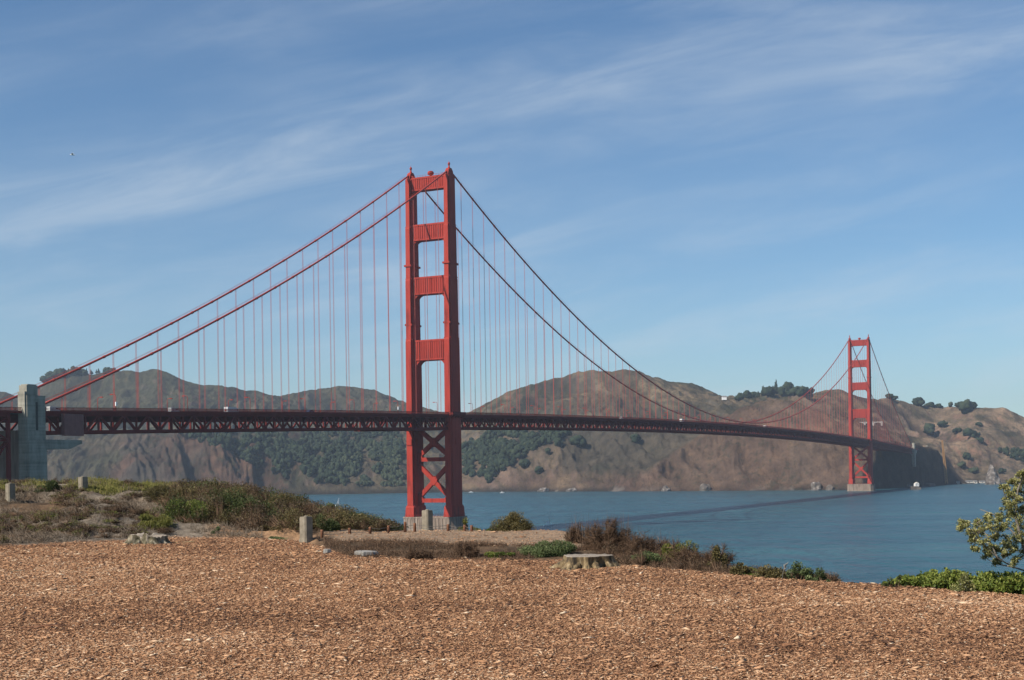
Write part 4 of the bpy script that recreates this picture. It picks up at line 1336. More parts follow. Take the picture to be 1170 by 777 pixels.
for x, y, h, w, mt, lb_ in (
        (661, 510, 11, 0.75, 'hill_tree', 'large round dark tree on the bare slope right of the wood'),
        (638, 510, 9, 0.6, 'hill_tree', 'dark tree at the lower right edge of the wood by pale rocks'),
        (725, 505, 8, 0.75, 'hill_tree', 'lone dark bush-like tree high on the bare slope under the deck'),
        (599, 534, 9, 0.6, 'hill_tree', 'dark tree just below the wood above the rocky shore'),
        (615.5, 541, 7, 0.8, 'hill_tree', 'small spreading tree lowest on the slope above the middle shore'),
        (595, 519, 8, 0.6, 'hill_tree', 'dark tree on the ragged lower edge of the middle wood'),
        (558.6, 554, 8, 0.5, 'hill_tree', 'dark tree low by the water below the middle wood'),
        (626, 519, 6, 0.6, 'hill_tree_pale', 'small pale green shrub tree beside the pink rocks'),
        (1049, 465, 8, 0.8, 'hill_tree', 'round dark tree on the skyline just right of the far tower'),
        (1063, 465, 4.5, 1.2, 'hill_tree', 'low wide clump on the skyline right of the round tree'),
        (1073, 466, 4, 0.9, 'hill_tree', 'small low tree ending the skyline row on the right hill'),
        (1086, 466, 5, 0.5, 'hill_tree_pale', 'thin pale tree standing alone on the right skyline'),
        (1096, 466, 6, 0.7, 'hill_tree', 'left tree of the three in a clump on the right skyline'),
        (1103.5, 473, 14, 0.55, 'hill_tree', 'biggest dark tree of the clump on the right skyline'),
        (1111, 468, 6, 0.8, 'hill_tree', 'right tree of the three in a clump on the right skyline'),
        (1017, 457, 6, 0.8, 'hill_tree', 'dark tree on the ridge just behind the far tower'),
        (1022, 457, 4.5, 1.0, 'hill_tree', 'low tree on the ridge a little right of the far tower'),
        (1062, 499, 10, 0.65, 'hill_tree', 'dark tree on the right hillside nearest above the far bridge end'),
        (1077, 489, 6, 0.9, 'hill_tree', 'dark wide tree on the upper right hillside'),
        (1108, 499, 8, 0.8, 'hill_tree', 'dark tree at the top of the wooded gully on the right hill'),
        (1118.5, 487, 4, 1.0, 'hill_tree', 'small dark bush-like tree high on the right hill'),
        (1104, 525, 7, 0.65, 'hill_tree', 'dark tree on the low spur above the shore road'),
        (1119, 507, 6, 0.8, 'hill_tree', 'tree on the crest of the low right spur'),
        (1099, 536, 6, 0.7, 'hill_tree_pale', 'pale green tree below the crest of the low spur'),
        (1113, 541, 6, 0.9, 'hill_tree_pale', 'pale green wide tree near the shore sheds'),
        (1145, 541, 6, 0.7, 'hill_tree', 'dark tree just right of the white sea stack'),
        (1094, 494, 5, 0.9, 'hill_tree', 'small tree beside the upper path of the right hill')):
    hill_tree(x, y, h, 'round', mt, lb_, None, 'hill_tree', w)


# ------------------------------------------------------------------ shore details
def boulder(name, px, py, w, h, mat, label, cat='rock', seed=0, tall=False, at=None):
    ci = int(np.clip(np.searchsorted(ha, UN(px, 560)[0] / F), 0, nA - 1))
    ys = Yg[np.argmax(HZ[ci] > 0.5)]
    p = on_water(px, py) if tall else np.array((ha[ci] * ys, ys - 3, 0.0))
    k = p[1] / F
    r = np.random.default_rng(seed)
    v, f = ico(3)
    nz = np.array([fbm(a * 1.7 + b_ * 0.9 + seed, c_ * 1.9 - a * 0.6 + 3, 4) for a, b_, c_ in v])
    s = 0.45 + 1.1 * nz if tall else 0.62 + 0.75 * nz
    v = v * s[:, None]
    if tall:
        v[:, :2] *= (1.05 - 0.42 * np.clip(v[:, 2], -0.2, 1))[:, None]
    V = v * np.array((w * k * 0.55, w * k * 0.5, h * k * (1.02 if tall else 0.75)))
    o = np_mesh(name, V, f, M[mat], smooth=False)
    o.location = (p[0], p[1], 0)
    return tag(o, label, cat)


boulder('sea_stack', 1133, 553.5, 15, 16, 'guano', 'jagged white-streaked sea stack standing off the right shore', 'sea stack', 4, True)
boulder('shore_rock', 620, 560.5, 12, 7, 'guano', 'pale streaked rock at the waterline below the middle slope', 'rock', 8)
boulder('shore_rock', 653, 560.5, 11, 6, 'guano', 'low whitish rock at the waterline under the bare slope', 'rock', 9)
boulder('shore_rock', 760, 560, 9, 9, 'guano', 'white patched rock at the foot of the brown bluff left side', 'rock', 12)
boulder('shore_rock', 931, 560.3, 13, 11, 'guano', 'white stained rock at the foot of the cliff left of the far tower', 'rock', 14)
boulder('shore_rock', 948, 560.5, 10, 7, 'rock', 'dark rock at the waterline close left of the far tower', 'rock', 15)
boulder('shore_rock', 805, 560.5, 12, 10, 'rock', 'dark rock outcrop at the foot of the middle bluff', 'rock', 16)
boulder('shore_rock', 1058, 556.5, 20, 5, 'rock', 'long low brown rock at the waterline below the bridge end', 'rock', 17)
boulder('shore_rock', 1036, 559, 9, 5, 'rock', 'brown rock beside the white lighthouse station', 'rock', 18)
# little light station on the point
p = on_water(1046, 559.5)
st_o = empty('light_station', tuple(p + (0, 0, 0)), 0, 'small white station on a brown footing at the foot of the far bridge end', 'building')
k = p[1] / F
MB().box((0, 0, 1.6), (11 * k, 9, 3.6)).box((-2, 0, 4.2), (7 * k, 8, 2)).build('footing', M['rock'], st_o)
wl_ = MB().box((1.5, 0, 7.2), (4.5 * k, 7, 4.4)).build('wall', M['white'], st_o)
MB().prism([(-1.8 * k + 1.5, 9.4), (2.6 * k + 1.5, 9.4), (0.4 * k + 1.5, 11.4)], 1, -3.7, 3.7).build('roof', M['cream'], st_o)
MB().box((0.2, -3.52, 7.2), (1.0, 0.1, 1.6)).box((3.0, -3.52, 7.2), (1.0, 0.1, 1.6)).build('window', M['dark'], wl_)
# sheds along the shore road
for px, w, h, lb_ in ((1094, 3.6, 2.6, 'small white shed at the left end of the shore road'), (1107, 8, 2.2, 'long low pale shed on the shore road'), (1114, 4, 2.8, 'squarish pinkish shed between the long shed and the sea stack'), (1122, 6, 2.0, 'low shed just left of the sea stack')):
    p = hill_at(px, 552.5); k = p[1] / F
    o = empty('shore_shed', tuple(p), 0, lb_, 'shed')
    w_ = MB().box((0, 0, h * k * 0.3), (w * k, 7, h * k * 0.9)).build('wall', M['cream'], o)
    zz = h * k * 0.75
    MB().prism([(-4.2, zz), (4.2, zz), (0, zz + 1.6)], 0, -w * k / 2 - 0.4, w * k / 2 + 0.4).build('roof', M['roof_grey'], o)
    MB().box((0, -3.53, h * k * 0.3), (1.2, 0.1, 1.8)).build('door', M['dark'], w_)
# ochre lattice mast leaning against the hillside
a0 = W3(1081.5, 550, 2440); a1 = W3(1076.5, 503, 2440)
mo = empty('lattice_mast', tuple(a0), 0, 'tall ochre lattice mast leaning beside the far bridge end', 'mast')
d = a1 - a0
lm, lc = MB(), MB()
w0 = 1.9
cs = [(-w0, -w0), (w0, -w0), (w0, w0), (-w0, w0)]
for x, y in cs: lm.bar((x, y, -4), (d[0] + x * 0.35, d[1] + y * 0.35, d[2]), 1.0, 1.0)
lm.build('leg', M['ochre'], mo)
for i in range(16):
    f0, f1 = i / 16, (i + 1) / 16
    for q in range(4):
        (xa, ya), (xb, yb) = cs[q], cs[(q + 1) % 4]
        s0, s1 = 1 - 0.65 * f0, 1 - 0.65 * f1
        lc.bar((d[0] * f0 + xa * s0, d[1] * f0 + ya * s0, d[2] * f0), (d[0] * f1 + xb * s1, d[1] * f1 + yb * s1, d[2] * f1), 0.7, 0.7)
        lc.bar((d[0] * f0 + xa * s0, d[1] * f0 + ya * s0, d[2] * f0), (d[0] * f0 + xb * s0, d[1] * f0 + yb * s0, d[2] * f0), 0.8, 0.8)
lc.build('bracing', M['ochre'], mo)
# pale arched road wall on the hill behind the far tower
p = hill_at(993, 486)
k = p[1] / F
vo = empty('arched_road_wall', tuple(p), -0.3, 'pale concrete road wall with arches on the hill behind the far tower', 'wall')
wb = MB()
Lw, Hh = 28 * k, 3.2 * k
wb.box((0, 0, Hh * 0.86), (Lw, 3, Hh * 0.28))
for i in range(4):
    x0 = -Lw / 2 + i * Lw / 3
    wb.box((x0, 0, Hh * 0.33), (3.2, 3, Hh * 0.78 + 4))
    if i < 3:
        for sgn in (0, 1):
            xs = x0 + sgn * Lw / 3; q = 1 if not sgn else -1
            poly = [(xs, Hh * 0.73)] + [(xs + q * (Lw / 6) * math.sin(t), Hh * 0.73 - Hh * 0.5 * (1 - math.sin(t)) ** 1.6) for t in np.linspace(0, math.pi / 2, 7)]
            wb.prism(poly, 1, -1.4, 1.4)
wb.build('wall', M['stone_far'], vo)
# hilltop house, left of the knoll
p = hill_at(827.5, 457)
k = p[1] / F
ho = empty('hilltop_house', tuple(p), 0, 'small white hilltop building on the saddle left of the knoll of trees', 'building')
MB().box((0, 0, 1.5 * k), (5.0 * k, 8, 3.4 * k)).build('wall', M['white'], ho)
MB().prism([(-4.6, 3.2 * k), (4.6, 3.2 * k), (0, 4.6 * k)], 0, -2.6 * k, 2.6 * k).build('roof', M['roof_grey'], ho)

# boats
for nm, px, py, L, lb_ in (('motorboat', 538.5, 562.9, 6.5, 'white motorboat with a short cabin right behind the near tower'), ('motorboat', 574, 563.4, 6.0, 'small white motorboat farther right of the near tower')):
    p = on_water(px, py)
    o = empty(nm, tuple(p), 0.15, lb_, 'boat')
    L = L * 1.35
    vs = [(-L / 2, -1.3, 1.1), (L / 2 - 1.6, -1.3, 1.3), (L / 2, 0, 1.6), (L / 2 - 1.6, 1.3, 1.3), (-L / 2, 1.3, 1.1), (-L / 2, -0.9, -0.3), (L / 2 - 2.2, -0.8, -0.3), (L / 2 - 1, 0, -0.3), (L / 2 - 2.2, 0.8, -0.3), (-L / 2, 0.9, -0.3)]
    MB().add(vs, [(0, 1, 2, 3, 4), (9, 8, 7, 6, 5), (0, 5, 6, 1), (1, 6, 7, 2), (2, 7, 8, 3), (3, 8, 9, 4), (4, 9, 5, 0)]).build('hull', M['white'], o)
    cbn = MB().prism([(-1.8, 1.1), (1.6, 1.1), (0.9, 2.4), (-1.8, 2.4)], 1, -1.0, 1.0).build('cabin', M['white'], o)
    MB().prism([(-1.2, 1.6), (0.9, 1.6), (0.6, 2.1), (-1.2, 2.1)], 1, -1.02, 1.02).build('windows', M['dark'], cbn)
for px, py, mast, sw_, lb_ in ((387, 578, 10.5, 3.2, 'white-sailed boat on the water just beyond the bushes left of the near tower'), (627, 601, 10.0, 2.2, 'sailboat with tall thin mast and low pale sail right of the brown bush')):
    p = on_water(px, py)
    o = empty('sailboat', tuple(p), 0.5, lb_, 'sailboat')
    L = 7.5
    vs = [(-L / 2, -1.1, 0.9), (L / 2 - 2.2, -1.1, 1.0), (L / 2, 0, 1.2), (L / 2 - 2.2, 1.1, 1.0), (-L / 2, 1.1, 0.9), (-L / 2, -0.6, -0.3), (L / 2 - 2.6, -0.6, -0.3), (L / 2 - 1.4, 0, -0.3), (L / 2 - 2.6, 0.6, -0.3), (-L / 2, 0.6, -0.3)]
    MB().add(vs, [(0, 1, 2, 3, 4), (9, 8, 7, 6, 5), (0, 5, 6, 1), (1, 6, 7, 2), (2, 7, 8, 3), (3, 8, 9, 4), (4, 9, 5, 0)]).build('hull', M['white'], o)
    MB().tube([(0.6, 0, 0.9), (0.6, 0, mast)], [0.09, 0.05], 6).build('mast', M['wire'], o)
    sh_ = mast * 0.9 if px < 500 else mast * 0.35
    MB().prism([(0.5, 1.8), (0.5, sh_), (-sw_, 2.0)], 1, -0.04, 0.04).build('sail', M['white'], o)

# a gull high at the left
p = W3(83, 177, 250)
go = empty('gull', tuple(p), math.radians(200), 'pale gull gliding high in the sky at the upper left', 'bird')
go.scale = (1.5, 1.5, 1.5)
body = MB().tube([(-0.26, 0, 0.0), (-0.16, 0, 0.0), (0, 0, 0.01), (0.14, 0, 0.02), (0.22, 0, 0.035), (0.27, 0, 0.03), (0.33, 0, 0.02)], [0.015, 0.05, 0.075, 0.07, 0.045, 0.035, 0.008], 8)
body.add([(-0.24, -0.02, 0), (-0.40, -0.09, 0.0), (-0.40, 0.09, 0.0), (-0.24, 0.02, 0), (-0.24, 0, 0.02)], [(0, 1, 2, 3), (0, 4, 1), (1, 4, 2), (2, 4, 3)])
body.build('body', M['gull'], go)
for s in (-1, 1):
    top = [(0.14, s * 0.04, 0.05), (-0.06, s * 0.04, 0.05), (-0.04, s * 0.32, 0.15), (0.16, s * 0.32, 0.15), (-0.18, s * 0.66, 0.09), (-0.12, s * 0.66, 0.09)]
    vs = top + [(x, y, z - 0.018) for x, y, z in top]
    MB().add(vs, [(0, 1, 2, 3), (3, 2, 4, 5), (9, 8, 7, 6), (11, 10, 8, 9), (0, 3, 9, 6), (3, 5, 11, 9), (5, 4, 10, 11), (4, 2, 8, 10), (2, 1, 7, 8)]).build('wing', M['gull_wing'], go)

# ------------------------------------------------------------------ near bluff: wood chips
def scatter_chips(n):
    Y = np.sqrt(rng.uniform(9.2 ** 2, 33 ** 2, n * 2))
    X = Y * rng.uniform(-0.42, 0.42, n * 2)
    w = zone(X, Y, chips_w)
    keep = rng.random(n * 2) < w * 1.0 + 0.06 * (zone(X, Y, path) > 0.2)
    keep &= rng.random(n * 2) < np.interp(Y, [9, 14, 22, 33], [1.0, 0.8, 0.55, 0.45])
    X, Y = X[keep], Y[keep]
    n = len(X)
    L = np.clip(rng.lognormal(math.log(0.034), 0.52, n), 0.010, 0.20) * np.interp(Y, [9, 24], [0.95, 1.25])
    Wd = L * rng.uniform(0.10, 0.32, n) + 0.004
    th = rng.uniform(0, 2 * math.pi, n); til = rng.normal(0, 0.17, n)
    d = np.stack((np.cos(th) * np.cos(til), np.sin(th) * np.cos(til), np.sin(til)), 1)
    s = np.stack((-np.sin(th), np.cos(th), rng.normal(0, 0.30, n)), 1); s /= np.linalg.norm(s, axis=1)[:, None]
    nn = np.cross(d, s)
    c = np.stack((X, Y, gz(X, Y) + rng.uniform(0.0, 0.022, n)), 1)
    L, Wd = L[:, None], Wd[:, None]
    hgt = Wd * 0.35
    V = np.stack((c - d * L / 2, c + d * L * 0.45 + s * Wd / 2, c + d * L * 0.5 - s * Wd / 2, c + d * L * 0.05 + nn * hgt), 1).reshape(-1, 3)
    b = np.arange(n)[:, None] * 4
    Fc = np.stack((b + [0, 2, 1], b + [0, 1, 3], b + [1, 2, 3], b + [2, 0, 3]), 1).reshape(-1, 3)
    clump = fbm(X / 0.5, Y / 0.5, 3) - 0.5
    patch = fbm(X / 3.2 + 11, Y / 3.2, 3) - 0.5
    t = np.clip(rng.beta(1.45, 1.75, n) + 0.35 * clump + 0.45 * patch, 0, 0.93)
    t = np.where(rng.random(n) < 0.013, 1.0, t)
    o = np_mesh('wood_chips', V, Fc, M['chip'], tint=np.repeat(t, 4))
    return tag(o, kind='stuff')


scatter_chips(620000)


# ------------------------------------------------------------------ concrete posts
def post(px, Y, wpx, hp, label, plinth=True, rz=-0.72):
    p = G(px, Y); k = Y / F
    w, h = wpx * k, hp * k
    o = empty('concrete_post', (p[0], p[1], p[2] - 0.03), rz, label, 'post', 'old concrete posts on the bluff')
    r = w / 2 / 1.22; cfr = r * 0.28
    oc = [(r, -r + cfr), (r, r - cfr), (r - cfr, r), (-r + cfr, r), (-r, r - cfr), (-r, -r + cfr), (-r + cfr, -r), (r - cfr, -r)]
    b = MB(); b.prism(oc, 2, -0.1, h * 0.95)
    b.prism([(x * 0.93, y * 0.93) for x, y in oc], 2, h * 0.95, h * 0.985)
    bv = b.build('shaft', M['post'], o)
    MB().lathe((0, 0, h * 0.985), [(r * 0.45, 0), (r * 0.42, h * 0.025), (r * 0.2, h * 0.04)], 10).build('cap', M['post'], o)
    if plinth:
        MB().prism([(x * 1.13, y * 1.13) for x, y in oc], 2, -0.1, h * 0.165).build('plinth', M['post'], o)
    return o


post(350, 29.2, 14.5, 31, 'squat concrete post with plinth by itself in front of the bushes')
post(488.5, 33.0, 12.5, 26, 'concrete post on the dirt mound in front of the near bridge tower pier')
post(95, 36.6, 10.5, 17, 'small concrete post on the bank top right of the concrete pylon', False)
post(12, 35.0, 10.5, 20, 'small concrete post on the bank at the far left edge', True)

# ------------------------------------------------------------------ tree stumps
def stump(px, Y, wpx, hp, mat, label, seed, ragged, notch=0.0):
    p = G(px, Y); k = Y / F
    r = np.random.default_rng(seed)
    R0, h = wpx * k / 2, hp * k
    n, rows = 72, 12
    ang = np.linspace(0, 2 * math.pi, n, endpoint=False)
    ph = r.uniform(0, 6.28, 6)
    lob = sum(a * np.cos(q * ang + ph[i]) for i, (q, a) in enumerate(((3, 0.12), (5, 0.10), (7, 0.05), (12, 0.02), (21, 0.012))))
    V = []
    for j in range(rows + 1):
        f = j / rows
        flare = 1.0 + 0.42 * (1 - f) ** 3.2
        deep = 1 + lob * (0.75 + 1.9 * (1 - f) ** 1.3)
        rad = R0 * 0.74 * flare * deep * (1 + 0.05 * (fbm(np.cos(ang) * 5 + seed, np.sin(ang) * 5 + f * 4, 3) - 0.5))
        rad = rad * (1 - notch * (1 - 0.8 * f ** 3) * (np.exp(-((ang - 4.65) / 0.16) ** 2) + 0.7 * np.exp(-((ang - 5.05) / 0.10) ** 2) + 0.5 * np.exp(-((ang - 4.15) / 0.08) ** 2)))
        top = h * (1 + (ragged * (fbm(np.cos(ang) * 3.0 + seed, np.sin(ang) * 3.0, 3, 0.6) - 0.62) * 1.35 - 0.12 * ragged * (np.cos(ang) - 1)))
        z = top * f
        V.append(np.stack((np.cos(ang) * rad, np.sin(ang) * rad * 0.9, z - 0.04 * (1 - f)), 1))
    Vb = np.concatenate(V)
    idx = np.arange((rows + 1) * n).reshape(rows + 1, n)
    Fq = np.stack((idx[:-1], np.roll(idx[:-1], -1, 1), np.roll(idx[1:], -1, 1), idx[1:]), -1).reshape(-1, 4)
    o = empty('tree_stump', (p[0], p[1], p[2] - 0.02), 0.3, label, 'stump')
    np_mesh('trunk', Vb, Fq, M[mat], o, smooth=True)
    # sawn face as rings of vertices, slightly dished
    top = V[-1]
    T = [top + (0, 0, 0.0)]
    for q in (0.97, 0.75, 0.5, 0.25, 0.02):
        c_ = top * (q, q, 1)
        c_[:, 2] = top[:, 2] * q + top[:, 2].mean() * (1 - q) - ragged * 0.10 * h * (1 - q) + r.normal(0, 0.004 + 0.03 * ragged * h, n) + (0.006 if q > 0.9 else 0)
        T.append(c_)
    Vt = np.concatenate(T)
    idx = np.arange(len(T) * n).reshape(len(T), n)
    Ft = np.stack((idx[:-1], np.roll(idx[:-1], -1, 1), np.roll(idx[1:], -1, 1), idx[1:]), -1).reshape(-1, 4)
    np_mesh('sawn_face', Vt, Ft, M['stump_top'], o, smooth=not ragged)
    for a, L, rr in ((2.85, 0.78, 0.13), (3.9, 0.55, 0.10), (5.6, 0.50, 0.09), (0.1, 0.45, 0.10), (4.8, 0.5, 0.08)):
        d = np.array((math.cos(a), math.sin(a)))
        pts = [(d[0] * R0 * (0.62 + L * f), d[1] * R0 * (0.62 + L * f), h * 0.42 * (1 - f) ** 1.6 - 0.012 - 0.03 * f) for f in np.linspace(0, 1, 7)]
        MB().tube(pts, [R0 * rr * (1.2 - 0.85 * f) * 1.3 for f in np.linspace(0, 1, 7)], 9).build('root', M[mat], o)
    return o


m, nd, lk, b = new_mat('sawn_wood')
tcn = nd.new('ShaderNodeTexCoord')
wv = nd.new('ShaderNodeTexWave'); wv.wave_type = 'RINGS'; wv.rings_direction = 'Z'
wv.inputs['Scale'].default_value = 14; wv.inputs['Distortion'].default_value = 3.5; wv.inputs['Detail'].default_value = 3
lk.new(tcn.outputs['Object'], wv.inputs['Vector'])
lk.new(ramp(nd, lk, wv.outputs['Fac'], [(0.0, (0.16, 0.13, 0.10)), (0.6, (0.255, 0.215, 0.17)), (1.0, (0.31, 0.27, 0.22))]), b.inputs['Base Color'])
b.inputs['Roughness'].default_value = 0.9
M['stump_top'] = m
stump(670, 22.3, 74, 15.5, 'stump', 'broad flat-topped pale tree stump with spreading roots at the chip edge', 3, 0.0, 0.22)
stump(171, 29.2, 54, 10, 'stump_grey', 'low ragged grey tree stump with jagged top below the left bank', 6, 0.9, 0.1)

# fallen sticks and stones
def stick(px, Y, L, r, mat, label, rz, name='fallen_branch'):
    p = G(px, Y)
    b = MB(); pts = [(x * L, 0.03 * L * math.sin(x * 7), r * 0.8 + 0.015 * math.sin(x * 5)) for x in np.linspace(-0.5, 0.5, 9)]
    b.tube(pts, [r * (1.0 - 0.5 * i / 8) for i in range(9)], 7)
    o = b.build(name, M[mat], None)
    o.location = tuple(p); o.rotation_euler = (0, 0, rz)
    return tag(o, label, 'branch')


stick(211, 29.4, 0.5, 0.022, 'stump', 'pale fallen branch lying right of the ragged stump', -0.35)
stick(14, 22.5, 0.4, 0.012, 'stump_grey', 'thin grey stick on the chips at the far left', 0.2)
stick(36, 15.2, 0.75, 0.018, 'wood_post', 'dark curved stick lying on the chips at lower left', 0.15)


def slab(px, Y, w, d, h, label, seed, rz):
    p = G(px, Y); r = np.random.default_rng(seed)
    n = 9; a = np.sort(r.uniform(0, 6.28, n)) * 0.25 + np.linspace(0, 6.28, n, endpoint=False) * 0.85
    pl = [(math.cos(t) * w / 2 * r.uniform(0.8, 1.05), math.sin(t) * d / 2 * r.uniform(0.8, 1.05)) for t in a]
    b = MB(); b.prism(pl, 2, -0.05, h * 0.8); b.prism([(x * 0.9, y * 0.9) for x, y in pl], 2, h * 0.8, h)
    o = b.build('flat_stone', M['stone']); o.location = tuple(p); o.rotation_euler = (0.05, 0.03, rz)
    return tag(o, label, 'stone')


slab(418, 25.0, 0.46, 0.30, 0.075, 'long flat grey stone slab lying at the front of the dirt mound', 2, 0.1)
slab(374, 25.9, 0.17, 0.14, 0.085, 'small pale stone left of the grey slab', 3, 0.5)

# ------------------------------------------------------------------ low post-and-wire fence along the path
fo = None
fx = [(368, 30.0, 9), (399.5, 30.5, 7), (423, 31.0, 8), (444, 31.4, 9), (463, 31.7, 12), (474, 31.7, 10), (512, 31.6, 8), (531, 31.4, 7), (539, 31.2, 7)]
g0 = G(368, 30.6)
fo = empty('wire_fence', tuple(g0), 0, 'low fence of short rusty brown stakes with thin wire along the dirt path', 'fence')
tops = []
for px, Y, hp in fx:
    p = G(px, Y) - g0; h = hp * Y / F
    b = MB(); b.tube([(p[0], p[1], p[2] - 0.1), (p[0], p[1], p[2] + h * 0.8), (p[0], p[1], p[2] + h)], [0.034, 0.034, 0.03], 8)
    b.build('stake', M['wood_post'], fo)
    tops.append(p + (0, 0, h * 0.8))
wb = MB()
for a, b_ in zip(tops[:-1], tops[1:]):
    wb.tube([a, (a + b_) / 2 - (0, 0, 0.035), b_], 0.005, 4)
    wb.tube([a - (0, 0, 0.07), (a + b_) / 2 - (0, 0, 0.09), b_ - (0, 0, 0.07)], 0.005, 4)
wb.build('wire', M['wire'], fo)

# ------------------------------------------------------------------ brush on the bank: a mass of low growth, with the bushes that stand out as things
def stuff_leaves(name, pts, mat, leaf, aspect, up, tint=None):
    v, f, t = leaf_arrays(pts, leaf, leaf * aspect, up, tint)
    return tag(np_mesh(name, v, f, M[mat], tint=t), kind='stuff')


def spread_px(n, x0, x1, Yf0, Yf1):
    """random ground points between two depth lines given as functions of the photo column"""
    px = rng.uniform(x0, x1, n)
    Y = Yf0(px) + (Yf1(px) - Yf0(px)) * rng.random(n)
    X = UN(px, 600)[0] / F * Y
    return px, X, Y


Ef = lambda q: np.interp(q, npx, ny_['E'])
Mf = lambda q: np.interp(q, npx, ny_['M'])
Tf = lambda q: np.interp(q, npx, ny_['T'])
# dry twigs and litter over the bank face
px, X, Y = spread_px(52000, -60, 300, lambda q: Ef(q) + 0.1, lambda q: Tf(q) + 1.5)
kk = fbm(X / 0.8 + 20, Y / 0.8, 4, 0.6)
keep = rng.random(len(X)) < sstep(0.42, 0.58, kk)
X, Y = X[keep], Y[keep]
b0 = np.stack((X, Y, gz(X, Y)), 1)
tip = b0 + rand_dirs(len(X), 0.7) * rng.uniform(0.05, 0.24, len(X))[:, None]
tip[:, 2] = np.maximum(tip[:, 2], b0[:, 2] + 0.01)
v, f, t = twig_arrays(b0, tip, 0.005)
tag(np_mesh('dry_brush', v, f, M['twig_grey'], tint=t), kind='stuff')
bp_, bt_, bq_ = [], [], []
for k in range(480):
    px = rng.uniform(-50, 240); f = rng.random() ** 0.8
    Y = float(Ef(px)) + 0.35 + f * (float(Tf(px)) + 1.0 - float(Ef(px)))
    p = G(px, Y)
    if vnoise(p[0] / 1.1 + 7, p[1] / 1.1) < 0.40: continue
    r_ = rng.uniform(0.12, 0.42); h = rng.uniform(0.06, 0.20)
    q, t = shrub_points(int(700 * r_), r_, r_, h, 6, 0.4)
    bp_.append(q + p); bt_.append(t * 0.8)
    q2, _ = shrub_points(110, r_ * 1.1, r_, h * 1.2, 6, 0.4)
    bq_.append((q2 * (0.4, 0.4, 0.2) + p, q2 + p))
nb_ = len(bp_) // 3
stuff_leaves('bank_scrub', np.concatenate(bp_[nb_:]), 'leaf_brush', 0.034, 0.45, 0.3, np.concatenate(bt_[nb_:]))
stuff_leaves('bank_scrub', np.concatenate(bp_[:nb_]), 'weed', 0.036, 0.4, 0.6, np.concatenate(bt_[:nb_]) * 0.75)
v, f, t = twig_arrays(np.concatenate([a for a, _ in bq_]), np.concatenate([b_ for _, b_ in bq_]), 0.005)
tag(np_mesh('bank_scrub', v, f, M['twig'], tint=t), kind='stuff')
# yellow-green weeds along the bank top
px, X, Y = spread_px(26000, -60, 235, lambda q: Tf(q) - 1.6, lambda q: Tf(q) + 2.2)
keep = rng.random(len(X)) < sstep(0.36, 0.56, fbm(X / 0.7, Y / 0.7 + 9, 4, 0.6)); X, Y = X[keep], Y[keep]
hgt = rng.uniform(0.03, 0.20, len(X)) * (0.4 + vnoise(X / 0.5, Y / 0.5))
b0 = np.stack((X, Y, gz(X, Y)), 1)
tip = b0 + np.stack((rng.normal(0, 0.04, len(X)), rng.normal(0, 0.04, len(X)), hgt), 1)
v, f, t = twig_arrays(b0, tip, 0.009)
v2, f2, t2 = leaf_arrays(b0 + (tip - b0) * rng.uniform(0.3, 1, (len(X), 1)), 0.05, 0.022, 0.5)
tr3 = np.concatenate((f2[:, [0, 1, 2]], f2[:, [0, 2, 3]]))
V, Fc, Tt = join([(v, f, t), (v2, tr3, t2)])
tag(np_mesh('bank_top_weeds', V, Fc, M['weed'], tint=Tt), kind='stuff')
# litter tufts on the mound face and behind the stump
px, X, Y = spread_px(30000, 370, 840, lambda q: Ef(q) - 0.15, lambda q: Mf(q) + 0.3)
keep = rng.random(len(X)) < sstep(0.36, 0.60, fbm(X / 0.6 + 3, Y / 0.6, 4, 0.6)); X, Y = X[keep], Y[keep]
b0 = np.stack((X, Y, gz(X, Y)), 1)
tip = b0 + rand_dirs(len(X), 0.8) * rng.uniform(0.03, 0.14, len(X))[:, None]
tip[:, 2] = np.maximum(tip[:, 2], b0[:, 2] + 0.008)
v, f, t = twig_arrays(b0, tip, 0.004)
tag(np_mesh('dry_grass', v, f, M['twig'], tint=t), kind='stuff')
# the thicket over the left mound, one tangled mass
parts_l, parts_t = [[], [], []], []
tl = [[], [], []]
top_line = ([190, 215, 250, 285, 330, 365, 390, 415, 440, 452], [552, 549, 548, 551, 560, 573, 578, 588, 596, 603])
for k in range(190):
    px = rng.uniform(192, 448)
    Y = rng.uniform(max(float(Ef(px)) + 1.3, 31.5 if px < 355 else 32.4), float(Tf(px)) + 2.0)
    p = G(px, Y)
    _, pyg = to_px(*p)
    ytop = np.interp(px, *top_line)
    hmax = (pyg - ytop) * Y / F
    h = min(rng.uniform(0.30, 0.62), max(0.10, hmax * rng.uniform(0.85, 1.1)))
    r_ = rng.uniform(0.35, 0.7)
    n = int(1500 * r_ * (0.5 + h))
    q, t = shrub_points(n, r_, r_, h, 9, 0.36)
    if rng.random() < 0.85:
        kind_ = int(np.clip(vnoise(px / 34.0 + 3, Y / 1.5) * 4.2 - 0.6, 0, 2))
        parts_l[kind_].append(q + p); tl[kind_].append(t)
    nt = 150
    q2, _ = shrub_points(nt, r_, r_, h * 1.06, 7, 0.4)
    parts_t.append((q2 * 0.5 * np.array((1, 1, 0.6)) + p, q2 + p, rng.uniform(0, 1, nt)))
for kk_, mt in enumerate(('leaf_olive', 'leaf_brush', 'leaf_dark')):
    stuff_leaves('brush_thicket', np.concatenate(parts_l[kk_]), mt, 0.045, 0.5, 0.2, np.concatenate(tl[kk_]))
v, f, t = twig_arrays(np.concatenate([a for a, _, _ in parts_t]), np.concatenate([b_ for _, b_, _ in parts_t]), 0.006, np.concatenate([c_ for _, _, c_ in parts_t]))
tag(np_mesh('brush_thicket', v, f, M['twig'], tint=t), kind='stuff')

